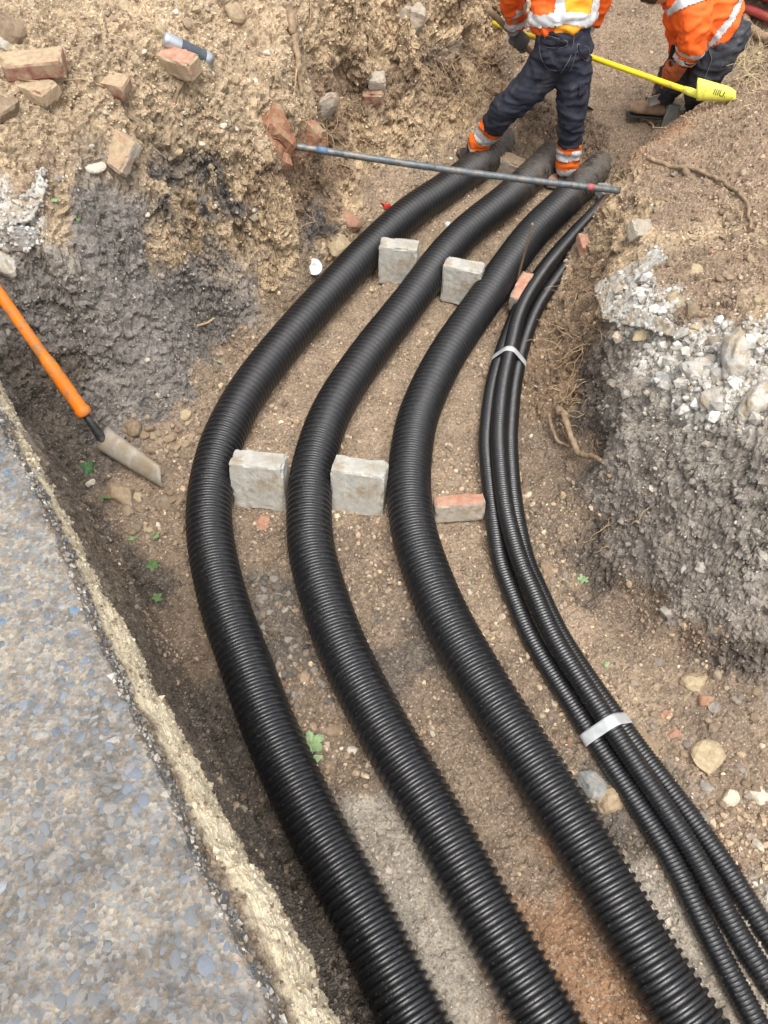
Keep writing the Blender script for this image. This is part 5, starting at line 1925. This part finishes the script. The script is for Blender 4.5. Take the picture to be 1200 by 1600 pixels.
def vnormals(V_, Q_):
    fn = np.cross(V_[Q_[:, 2]] - V_[Q_[:, 0]], V_[Q_[:, 3]] - V_[Q_[:, 1]])
    N = np.zeros_like(V_)
    for k in range(4):
        for c in range(3):
            N[:, c] += np.bincount(Q_[:, k], fn[:, c], len(V_))
    return N / (np.linalg.norm(N, axis=1)[:, None] + 1e-12)


def limb(pts, rad, seg=16, ell=None, sub=5):
    P = np.array([tuple(p) for p in pts])
    C, L = crom(P, len(P) * sub)
    s0 = np.concatenate([[0], np.cumsum(np.linalg.norm(np.diff(P, axis=0), axis=1))])
    s1 = np.linspace(0, s0[-1], len(C))
    R_ = np.interp(s1, s0, rad)
    e = None if ell is None else np.stack([np.interp(s1, s0, [x[0] for x in ell]), np.interp(s1, s0, [x[1] for x in ell])], 1)
    V_, Q_, T_ = tube_vf(C, R_, seg, True, e)
    return V_, Q_, T_


def ball(c, r, sc=(1, 1, 1), sub=2):
    V_, T_ = ico(sub)
    return V_ * r * np.array(sc) + np.array(tuple(c)), np.zeros((0, 4), int), T_


def peel(name, V_, Q_, mask_v, mat, parent, off=.003):
    """a strip of cloth sewn onto a garment: the garment's own surface under it, lifted"""
    N = vnormals(V_, Q_)
    m = mask_v[Q_].sum(1) >= 3
    q = Q_[m]
    if not len(q):
        return None
    ids, inv = np.unique(q, return_inverse=True)
    Vp = V_[ids] + N[ids] * off
    return ob(name, mesh_np(name, Vp, inv.reshape(-1, 4), [mat], True), parent)


def axis_t(V_, a, b):
    """parameter along a-b and the distance from that line"""
    a, b = np.array(tuple(a)), np.array(tuple(b))
    d = b - a
    t = (V_ - a) @ d / d.dot(d)
    r = np.linalg.norm(V_ - a - t[:, None] * d, axis=1)
    return t, r


def folds(V_, Q_, amp, freq, seed, stretch=(1, 1, 1)):
    N = vnormals(V_, Q_)
    P = V_ * np.array(stretch) * freq
    P = P + .6 * np.stack([vnoise(P * .7, seed), vnoise(P * .7, seed + 1), vnoise(P * .7, seed + 2)], 1)
    a = vnoise(P, seed + 3)
    h = amp * ((1 - np.abs(a)) ** 2 - .4) + amp * .5 * vnoise(P * 2.3, seed + 7)
    return V_ + N * h[:, None]


def hand_parts(wrist, palm_dir, curl_axis, grip_c, grip_d, size=1.0, thumb=1):
    """palm, four curled fingers of different length and a thumb closing round a shaft"""
    w = np.array(tuple(wrist))
    g = np.array(tuple(grip_c))
    gd = np.array(tuple(grip_d))
    gd /= np.linalg.norm(gd)
    to = g - w
    to -= gd * to.dot(gd)
    to /= np.linalg.norm(to) + 1e-9
    sd_ = np.cross(gd, to)
    sd_ /= np.linalg.norm(sd_)
    R_ = .031 * size
    back = g - to * R_
    parts = [limb([w, (w + back) / 2, back, back + gd * .0], np.array([.030, .034, .036, .03]) * size, 12)]
    for k, (L, rr) in enumerate(((.92, .0098), (1.0, .0102), (.95, .0098), (.78, .0088))):
        o = g + gd * (-.031 + .0215 * k) * size * 1.05
        a0 = -2.5
        pts = []
        for t in np.linspace(0, 1, 7):
            a = a0 + t * 4.3 * L
            pts.append(o + R_ * (np.cos(a) * to * 1.0 + np.sin(a) * sd_ * 1.0))
        parts.append(limb(pts, np.linspace(rr * 1.12, rr * .85, 7) * size, 8, None, 3))
    o = g - gd * .045 * size
    pts = [back - gd * .02 * size, o + R_ * (-.5 * to - sd_ * 1.0) * thumb, o + R_ * (.45 * to - sd_ * .95) * thumb, o + R_ * (.9 * to - sd_ * .35) * thumb]
    if thumb < 0:
        pts[1:] = [o + R_ * (-.5 * to + sd_), o + R_ * (.45 * to + sd_ * .95), o + R_ * (.9 * to + sd_ * .35)]
    parts.append(limb(pts, np.array([.0145, .0135, .0115, .0095]) * size, 8, None, 4))
    return parts


def boot(ankle, toe_dir, length, m, parent, up=.13, sink=.0):
    a = np.array(tuple(ankle))
    d = np.array(tuple(toe_dir), float)
    d /= np.linalg.norm(d)
    h = np.array([0, 0, 1.0])
    base = a - h * .085
    pts = [base - d * .055 + h * .02, base - d * .03 + h * .012, base + d * length * .3 + h * .012, base + d * length * .55 + h * .006, base + d * length * .70]
    up_ = limb(pts, [.040, .046, .048, .050, .030], 14, [(1, .95), (1, .9), (1, .8), (1.0, .62), (1, .5)])
    sh_ = limb([base - d * .012 + h * .0, a, a + h * up * .6], [.046, .048, .05], 14)
    Vb, Qb = remeshed([up_, sh_], .008, 4)
    zmin = base[2] - .032
    Vb[:, 2] = np.maximum(Vb[:, 2], zmin)
    b = ob("boot", mesh_np("boot", Vb, Qb, [m], True), parent)
    sole = [base - d * .075, base - d * .05, base + d * length * .25, base + d * length * .55, base + d * length * .76]
    sp_ = limb([p - h * .034 for p in sole], [.032, .042, .040, .047, .028], 14, [(1, .26)] * 5)
    ob("sole", mesh_np("sole", sp_[0], [sp_[1], sp_[2]], [M["sheet_dark"]], True), b)
    return b


# ------------------------------------------------ worker striding over the ducts
W1_org = U(880, 283, .05)
hipL, hipR = Uy(856, 100, 4.50), Uy(900, 100, 4.48)
kneeL, ankL = Uy(788, 172, 4.52), Uy(739, 226, 4.66)
kneeR, ankR = Uy(893, 185, 4.44), Uy(886, 262, 4.46)
hem = Uy(880, 55, 4.47)
waist = Uy(879, 30, 4.50)
chest = hem + Vector((-.01, .16, .36))
neck = chest + Vector((-.01, .08, .16))
head = neck + Vector((-.01, .07, .13))
shoL = chest + Vector((-.19, .03, .05))
shoR = chest + Vector((.19, .03, .05))
shaft_t = Uy(762, 14, 4.80)
shaft_b, _n = hit(900, 166)
shaft_b = shaft_b + Vector((0, 0, .05))
sd = shaft_b - shaft_t


def on_shaft(px):
    return shaft_t + sd * ((px - 762) / (900 - 762))


gripL = on_shaft(809)
wristL = Uy(806, 52, gripL.y - .06)
elbL = (shoL + wristL) / 2 + Vector((-.07, -.06, .02))
gripR = on_shaft(845)
wristR = gripR + Vector((.07, -.05, .06))
elbR = (shoR + wristR) / 2 + Vector((.10, .02, -.02))
w1 = empty("person", W1_org)
tag(w1, "person in navy trousers and orange jacket seen from behind, striding over the ducts", "person")


def L_(ps):
    return [p - w1.location for p in ps]


def W1(ps):
    return L_(ps)


def add_body(parent, org, J, hat=None, face_dir=Vector((0, 1, 0))):
    q = lambda ps: [p - org for p in ps]
    parts = [limb(q([J['hem'], J['waist'], J['chest'], J['neck']]), [.11, .105, .12, .055], 16, [(.8, 1.1), (.75, 1.15), (.8, 1.25), (1, 1)]),
             limb(q([J['chest'] + (J['neck'] - J['chest']) * .6, J['neck'], J['head']]), [.06, .052, .05]),
             limb(q([J['shoL'], J['elbL'], J['wristL']]), [.05, .038, .027]), limb(q([J['shoR'], J['elbR'], J['wristR']]), [.05, .038, .027]),
             limb(q([J['chest'], J['shoL']]), [.07, .05]), limb(q([J['chest'], J['shoR']]), [.07, .05]),
             limb(q([J['hem'], J['hipL'], J['kneeL'], J['ankL']]), [.09, .075, .05, .036]), limb(q([J['hem'], J['hipR'], J['kneeR'], J['ankR']]), [.09, .075, .05, .036])]
    h = J['head'] - org
    f = face_dir.normalized()
    upv = (J['head'] - J['neck']).normalized()
    f = (f - upv * f.dot(upv)).normalized()
    s = upv.cross(f)
    hp = [limb([h - upv * .085 + f * .035, h - upv * .04 + f * .02, h, h + upv * .05, h + upv * .095 - f * .01], [.035, .065, .078, .075, .035], 16),
          ball(h - f * .02 + upv * .02, .088), limb([h + f * .062 + upv * .03, h + f * .085 - upv * .012, h + f * .078 - upv * .022], [.008, .013, .010], 8),
          limb([h - upv * .095 + f * .02, h - upv * .088 + f * .065], [.024, .019], 8),
          limb([h + s * .074 + upv * .02 - f * .01, h + s * .080 - upv * .03 - f * .005], [.013, .010], 8), limb([h - s * .074 + upv * .02 - f * .01, h - s * .080 - upv * .03 - f * .005], [.013, .010], 8)]
    Vb, Qb = remeshed(parts + hp, .0145, 2)
    b = ob("body", mesh_np("body", Vb, Qb, [M["skin"]], True), parent)
    # eyes, mouth, hair
    for sg in (-1, 1):
        e = ball(h + f * .070 + s * sg * .030 + upv * .018, .0115)
        ob("eye", mesh_np("eye", e[0], e[2], [M["eye"]], True), b)
    m_ = limb([h + f * .077 - upv * .052 - s * .022, h + f * .084 - upv * .050, h + f * .077 - upv * .052 + s * .022], [.004, .007, .004], 8)
    ob("lips", mesh_np("lips", m_[0], [m_[1], m_[2]], [M["lips"]], True), b)
    Vh, Th = ico(4)
    Vh = Vh * .097
    keep = (Vh @ np.array(upv) > .012 - .0 * Vh[:, 0]) | ((Vh @ np.array(f) < -.01) & (Vh @ np.array(upv) > -.05))
    keep &= ~((Vh @ np.array(f) > .055) & (Vh @ np.array(upv) < .055))
    Vh = Vh + np.array(h - f * .015 + upv * .025) + .004 * fbm(Vh * 60, 2, 3)[:, None] * Vh / .097
    tk = keep[Th].all(1)
    ob("hair", mesh_np("hair", Vh, Th[tk], [M["hair"]], True), b)
    return b


J1 = dict(hem=hem, waist=waist, chest=chest, neck=neck, head=head, shoL=shoL, shoR=shoR, elbL=elbL, elbR=elbR, wristL=wristL, wristR=wristR,
          hipL=hipL, hipR=hipR, kneeL=kneeL, kneeR=kneeR, ankL=ankL, ankR=ankR)
add_body(w1, w1.location, J1, face_dir=Vector((-.2, 1, -.3)))
O1 = w1.location
beltc = Uy(880, 50, 4.46)
tr = [limb(W1([Uy(880, 28, 4.48), Uy(880, 46, 4.47), Uy(879, 78, 4.48), Uy(878, 104, 4.49)]), [.130, .138, .152, .105], 20, [(.72, 1.0), (.78, 1.0), (.92, 1.04), (.98, 1.0)]),
      limb(W1([Uy(862, 92, 4.49), Uy(842, 118, 4.495), Uy(812, 152, 4.50), kneeL, Uy(764, 205, 4.60), Uy(742, 228, 4.66)]), [.108, .100, .088, .077, .066, .056], 18),
      limb(W1([Uy(895, 92, 4.48), Uy(896, 125, 4.465), Uy(895, 155, 4.45), kneeR, Uy(890, 222, 4.45), Uy(887, 258, 4.46), Uy(886, 268, 4.46)]), [.106, .098, .085, .075, .066, .057, .054], 18)]
Vt, Qt = remeshed(tr, .0085, 5)
Vt = folds(Vt, Qt, .013, 8, 5, (1, 1, 2.6))
Vt = folds(Vt, Qt, .0028, 26, 55, (1, 1, 2.0))
trous = ob("trousers", mesh_np("trousers", Vt, Qt, [M["navy"]], True), w1)
# cuffs: orange cloth with silver bands
a5, b5 = W1([Uy(760, 199, 4.575), Uy(735, 237, 4.68)])
tL, rL = axis_t(Vt, a5, b5)
for nm, lo, hi, m in (("orange_cuff", -.12, 1.0, "orange_band"), ("reflective_band", .06, .38, "reflective"), ("reflective_band", .66, .94, "reflective")):
    peel(nm, Vt, Qt, (tL > lo) & (tL < hi) & (rL < .12) & (Vt[:, 0] < -.25), M[m], trous, .004 if nm == "orange_cuff" else .007)
a5, b5 = W1([Uy(889, 222, 4.45), Uy(886, 272, 4.46)])
tR, rR = axis_t(Vt, a5, b5)
for nm, lo, hi, m in (("orange_cuff", 0, 1.0, "orange_band"), ("reflective_band", .14, .42, "reflective"), ("reflective_band", .68, .96, "reflective")):
    peel(nm, Vt, Qt, (tR > lo) & (tR < hi) & (rR < .12) & (Vt[:, 0] > -.2), M[m], trous, .004 if nm == "orange_cuff" else .007)


def seam(px, Yd, r, m, parent, org, V_, lift=.004):
    """a line of stitching laid on a garment along photo points"""
    from mathutils.kdtree import KDTree
    N = vnormals(V_[0], V_[1])
    out = []
    kd = BVHTree.FromPolygons((V_[0] + np.array(org)).tolist(), V_[1].tolist())
    for x, y in px:
        r_ = kd.ray_cast(CAMP, (U(x, y, 0) - CAMP).normalized())
        if r_[0] is not None:
            out.append(r_[0] + r_[1] * lift - org)
    if len(out) > 1:
        C, _L = crom([tuple(p) for p in out], len(out) * 5)
        return tube("seam", C, r, m, 6, parent)


GV1 = (Vt, Qt)
seam([(897, 54), (895, 70), (891, 88), (884, 102), (876, 114)], 0, .0022, M["stitch"], trous, O1, GV1)
seam([(847, 52), (843, 66), (858, 74), (882, 74), (886, 64), (868, 58), (847, 52)], 0, .0018, M["stitch"], trous, O1, GV1)
seam([(902, 69), (901, 78), (908, 88), (917, 95), (919, 76), (902, 69)], 0, .0018, M["stitch"], trous, O1, GV1)
seam([(843, 70), (846, 90), (856, 106), (870, 110)], 0, .0014, M["stitch"], trous, O1, GV1)
seam([(900, 80), (893, 105), (889, 112)], 0, .0014, M["stitch"], trous, O1, GV1)


def patch(name, px, m, parent, org, G, lift=.007, thick=.003, n=9):
    """a sewn pocket flap: small sheet laid on a garment inside a photo quadrilateral"""
    kd = BVHTree.FromPolygons((G[0] + np.array(org)).tolist(), G[1].tolist())
    A, B, C, D = [np.array(p, float) for p in px]
    P, ok = [], True
    for i in range(n):
        for j in range(n):
            u, v = i / (n - 1), j / (n - 1)
            x, y = (A * (1 - u) + B * u) * (1 - v) + (D * (1 - u) + C * u) * v
            r_ = kd.ray_cast(CAMP, (U(x, y, 0) - CAMP).normalized())
            if r_[0] is None:
                return None
            P.append(np.array(r_[0] + r_[1] * lift - org))
    Q = [[i * n + j, (i + 1) * n + j, (i + 1) * n + j + 1, i * n + j + 1] for i in range(n - 1) for j in range(n - 1)]
    o = ob(name, mesh_np(name, np.array(P), np.array(Q), [m], True), parent)
    sm = o.modifiers.new("solid", 'SOLIDIFY')
    sm.thickness = thick
    return o


patch("pocket_flap", [(847, 53), (886, 64), (882, 74), (845, 67)], M["navy"], trous, O1, GV1)
patch("pocket_flap", [(902, 70), (917, 76), (916, 92), (903, 80)], M["navy"], trous, O1, GV1)
patch("leg_pocket", [(905, 128), (913, 124), (910, 148), (903, 152)], M["navy"], trous, O1, GV1)

jk = [limb(W1([Uy(881, 40, 4.49), Uy(880, 28, 4.495), waist + Vector((0, .02, .06)), chest, neck - Vector((0, .02, .04))]), [.162, .168, .164, .165, .075], 22, [(.80, 1.02), (.80, 1.02), (.82, 1.04), (.85, 1.2), (1, 1.1)]),
      limb(W1([chest + Vector((-.08, 0, .06)), shoL, elbL, Uy(803, 22, gripL.y - .07), Uy(806, 44, gripL.y - .06)]), [.09, .085, .066, .060, .052], 16),
      limb(W1([chest + Vector((.08, 0, .06)), shoR, elbR, wristR]), [.09, .085, .066, .052], 16)]
Vj, Qj = remeshed(jk, .0085, 5)
Vj = folds(Vj, Qj, .015, 9, 15, (1, 1, 1.7))
Vj = folds(Vj, Qj, .003, 26, 65, (1, 1, 1.5))
jacket = ob("jacket", mesh_np("jacket", Vj, Qj, [M["orange_cloth"]], True), w1)


def seen_px(V_, org):
    P = V_ + np.array(org) - np.array([0, 0, CAM_Z])
    d = P[:, 1] * CP - P[:, 2] * SP
    return 600 + F * P[:, 0] / d, 800 + F * (-P[:, 2] * CP - P[:, 1] * SP) / d


# back of the vest, laid out in the jacket's own width (a) and height (h)
aj = (Vj[:, 0] + O1.x - hem.x)
hj = (Vj[:, 2] + O1.z - hem.z) - .045
armL_t, armL_r = axis_t(Vj, *W1([elbL, Uy(806, 47, gripL.y - .06)]))
torso = (armL_r > .095) | (armL_t < 0)
torso &= ~((axis_t(Vj, *W1([elbR, wristR]))[1] < .09))
backside = vnormals(Vj, Qj)[:, 1] < .35
band_h = .075 - .28 * np.abs(aj + .03) * (aj < -.03) - .16 * np.clip(aj + .03, 0, 1)
amber = torso & backside & (hj > -.2) & ((aj > -.045) | ((aj > -.07) & (hj < band_h)))
peel("amber_panel", Vj, Qj, amber, M["amber_cloth"], jacket, .0035)["label"] = "amber back panel of the jacket"
band_h = .075 - .28 * np.abs(aj + .03) * (aj < -.03) - .16 * np.clip(aj + .03, 0, 1)
peel("reflective_band", Vj, Qj, torso & (np.abs(hj - band_h) < .030) & (aj < .2), M["reflective"], jacket, .007)
for x0 in (-.055, .125):
    peel("reflective_band", Vj, Qj, torso & backside & (np.abs(aj - x0) < .024) & (hj > band_h - .01) & (hj < .42), M["reflective"], jacket, .0085)
tA, rA = axis_t(Vj, *W1([Uy(801, -10, gripL.y - .08), Uy(806, 46, gripL.y - .06)]))
for lo, hi in ((.12, .42), (.66, .90)):
    peel("reflective_band", Vj, Qj, (tA > lo) & (tA < hi) & (rA < .1), M["reflective"], jacket, .006)
tA, rA = axis_t(Vj, *W1([elbR, wristR]))
for lo, hi in ((.25, .45), (.65, .88)):
    peel("reflective_band", Vj, Qj, (tA > lo) & (tA < hi) & (rA < .1), M["reflective"], jacket, .006)
# gloves
for wr, gp, th in ((wristL, gripL, 1), (wristR, gripR, -1)):
    hp = hand_parts(wr - O1, None, None, gp - O1, sd, 1.12, th)
    hp.append(limb([wr - O1 + (wr - gp).normalized() * .05, wr - O1], [.040, .036], 12))
    Vh_, Qh_ = remeshed(hp, .0045, 2)
    ob("glove", mesh_np("glove", Vh_, Qh_, [M["glove"]], True), w1)
b1 = boot(ankL - O1 + Vector((.01, .0, -.02)), Vector((-.55, .8, 0)), .20, M["boot_dark"], w1, .05)
b2 = boot(ankR - O1 + Vector((0, .0, .01)), Vector((.1, 1, 0)), .20, M["boot_dark"], w1)

# his shovel
s1 = empty("shovel", shaft_b)
tag(s1, "wooden handled shovel in the gloved hands of the striding worker", "shovel")
tube("handle", [tuple(-sd * t) for t in np.linspace(0.06, 1.0, 20)], .0165, M["wood"], 14, s1)
sdn = sd.normalized()
sx_ = sdn.cross(Vector((0, 0, 1))).normalized()
lowd = (sdn + Vector((.35, .1, -.1))).normalized()
tube("socket", [tuple(-sd * .14), tuple(-sd * .05), (0, 0, 0)], [.016, .020, .022], M["steel"], 12, s1)
q0 = Vector((0, 0, .0))
hw = .10
sx_ = Vector((-.55, .83, .05)).normalized()
quadblade("blade", [q0 - sx_ * hw, q0 - sx_ * hw * .8 + lowd * .24, q0 + sx_ * hw * .8 + lowd * .24, q0 + sx_ * hw], .004, M["steel"], s1, 10, 10, .012, .0)

# ------------------------------------------------ worker bending with a spade
W2_org = U(1085, 192, .27)
w2 = empty("person", W2_org)
tag(w2, "person in orange jacket and charcoal trousers bending low over a spade beyond the crest", "person")
O2 = w2.location
W2 = lambda ps: [p - O2 for p in ps]
hem2 = Uy(1124, 46, 4.62)
waist2 = Uy(1108, 26, 4.62)
chest2 = Uy(1080, -4, 4.62)
neck2 = Uy(1052, -22, 4.62)
head2 = Uy(1030, -20, 4.60)
sho2n, sho2f = Uy(1076, 4, 4.50), Uy(1062, -6, 4.76)
elb2n, wr2n = Uy(1084, 58, 4.42), Uy(1071, 93, 4.46)
sp_t, sp_b = Uy(1054, 96, 4.56), U(1032, 158, .42)
spd = sp_b - sp_t
g2a = sp_t + spd * .22
g2b = sp_t + spd * .42
elb2f, wr2f = Uy(1064, 58, 4.72), Uy(1056, 92, 4.63)
hip2n, hip2f = Uy(1126, 68, 4.56), Uy(1112, 70, 4.70)
kne2n, ank2n = Uy(1098, 128, 4.56), Uy(1086, 180, 4.78)
kne2f, ank2f = Uy(1056, 118, 4.66), Uy(1036, 149, 4.74)
J2 = dict(hem=hem2, waist=waist2, chest=chest2, neck=neck2, head=head2, shoL=sho2n, shoR=sho2f, elbL=elb2n, elbR=elb2f, wristL=wr2n, wristR=wr2f,
          hipL=hip2n, hipR=hip2f, kneeL=kne2n, kneeR=kne2f, ankL=ank2n, ankR=ank2f)
add_body(w2, O2, J2, face_dir=Vector((-.75, .05, -.85)))
tr = [limb(W2([Uy(1130, 38, 4.62), Uy(1125, 60, 4.62), Uy(1118, 80, 4.62)]), [.135, .148, .12], 20),
      limb(W2([hip2n, Uy(1112, 98, 4.54), kne2n, Uy(1094, 155, 4.66), ank2n]), [.122, .108, .092, .080, .064], 18),
      limb(W2([hip2f, Uy(1086, 92, 4.71), kne2f, Uy(1046, 134, 4.70), ank2f]), [.118, .104, .090, .076, .064], 18)]
Vt2, Qt2 = remeshed(tr, .0085, 5)
Vt2 = folds(Vt2, Qt2, .016, 10, 25, (1, 1, 1.9))
Vt2 = folds(Vt2, Qt2, .003, 26, 75, (1, 1, 1.6))
trous2 = ob("trousers", mesh_np("trousers", Vt2, Qt2, [M["jean"]], True), w2)
G2 = (Vt2, Qt2)
seam([(1118, 62), (1108, 78), (1112, 92), (1106, 110), (1101, 124)], 0, .0022, M["stitch"], trous2, O2, G2)
seam([(1132, 48), (1136, 58), (1145, 57)], 0, .0022, M["stitch"], trous2, O2, G2)
seam([(1108, 60), (1112, 74), (1120, 70)], 0, .0018, M["stitch"], trous2, O2, G2)
jk = [limb(W2([Uy(1128, 42, 4.62), waist2, chest2, neck2]), [.158, .165, .165, .08], 22, [(1, 1), (1, 1), (1.05, 1.0), (1, 1)]),
      limb(W2([Uy(1092, 4, 4.60), Uy(1062, 30, 4.62), Uy(1052, 40, 4.64)]), [.13, .10, .06], 16),
      limb(W2([sho2n, Uy(1083, 34, 4.44), elb2n, Uy(1079, 76, 4.43), Uy(1071, 94, 4.455)]), [.10, .092, .078, .066, .056], 16),
      limb(W2([sho2f, elb2f, Uy(1059, 80, 4.66)]), [.09, .066, .055], 16)]
Vj2, Qj2 = remeshed(jk, .0085, 5)
Vj2 = folds(Vj2, Qj2, .017, 9, 35, (1, 1, 1.4))
Vj2 = folds(Vj2, Qj2, .003, 26, 85, (1, 1, 1.3))
jacket2 = ob("jacket", mesh_np("jacket", Vj2, Qj2, [M["orange_cloth"]], True), w2)
tA, rA = axis_t(Vj2, *W2([Uy(1081, 66, 4.425), Uy(1070, 96, 4.455)]))
for lo, hi in ((.10, .38), (.58, .84)):
    peel("reflective_band", Vj2, Qj2, (tA > lo) & (tA < hi) & (rA < .095), M["reflective"], jacket2, .006)
tB, rB = axis_t(Vj2, *W2([Uy(1130, 44, 4.62), chest2]))
armn = axis_t(Vj2, *W2([sho2n, elb2n]))
notarm = ~((armn[1] < .115) & (armn[0] > .12))
peel("reflective_band", Vj2, Qj2, (tB > .24) & (tB < .40) & notarm & (rB < .21), M["reflective"], jacket2, .006)
nj2 = vnormals(Vj2, Qj2)
px2, py2 = seen_px(Vj2, O2)
peel("reflective_band", Vj2, Qj2, (tB > .36) & (tB < 1.05) & notarm & (np.abs((Vj2[:, 1] + O2.y) - 4.60) < .03) & (nj2[:, 2] > .2), M["reflective"], jacket2, .008)
peel("reflective_band", Vj2, Qj2, (np.abs(armn[0] - .02) < .14) & (armn[1] < .14) & (nj2[:, 1] < .2), M["reflective"], jacket2, .007)
for wr, gp, th in ((wr2n, g2a, 1), (wr2f, g2b, -1)):
    hp = hand_parts(wr - O2, None, None, gp - O2, spd, 1.1, th)
    Vh_, Qh_ = remeshed(hp, .0045, 2)
    gl = ob("glove", mesh_np("glove", Vh_, Qh_, [M["glove_orange"]], True), w2)
    cf = limb([wr - O2 + (wr - gp).normalized() * .06, wr - O2 + (wr - gp).normalized() * .0], [.050, .044], 12)
    ob("cuff", mesh_np("cuff", cf[0], [cf[1], cf[2]], [M["black_cloth"]], True), gl)
boot(ank2f - O2 + Vector((-.02, .0, .0)), Vector((-1, .15, 0)), .22, M["boot_tan"], w2)
boot(ank2n - O2, Vector((-.7, .3, 0)), .22, M["boot_dark"], w2)
s2 = empty("spade", sp_b)
tag(s2, "steel spade with a grey shaft in the gloved hands of the bending worker", "spade")
tube("handle", [tuple(-spd * t) for t in np.linspace(.12, 1.0, 14)], .0155, M["steel_bar"], 14, s2)
tube("socket", [tuple(-spd * .3), tuple(-spd * .15), tuple(-spd * .05)], [.0165, .020, .021], M["steel"], 12, s2)
q1, q2_, q3, q4 = U(1012, 152, .46), U(1052, 140, .52), U(1056, 152, .46), U(1014, 168, .40)
quadblade("blade", [q1 - sp_b, q2_ - sp_b, q3 - sp_b, q4 - sp_b], .004, M["spade_steel"], s2, 12, 8, .010, .0)
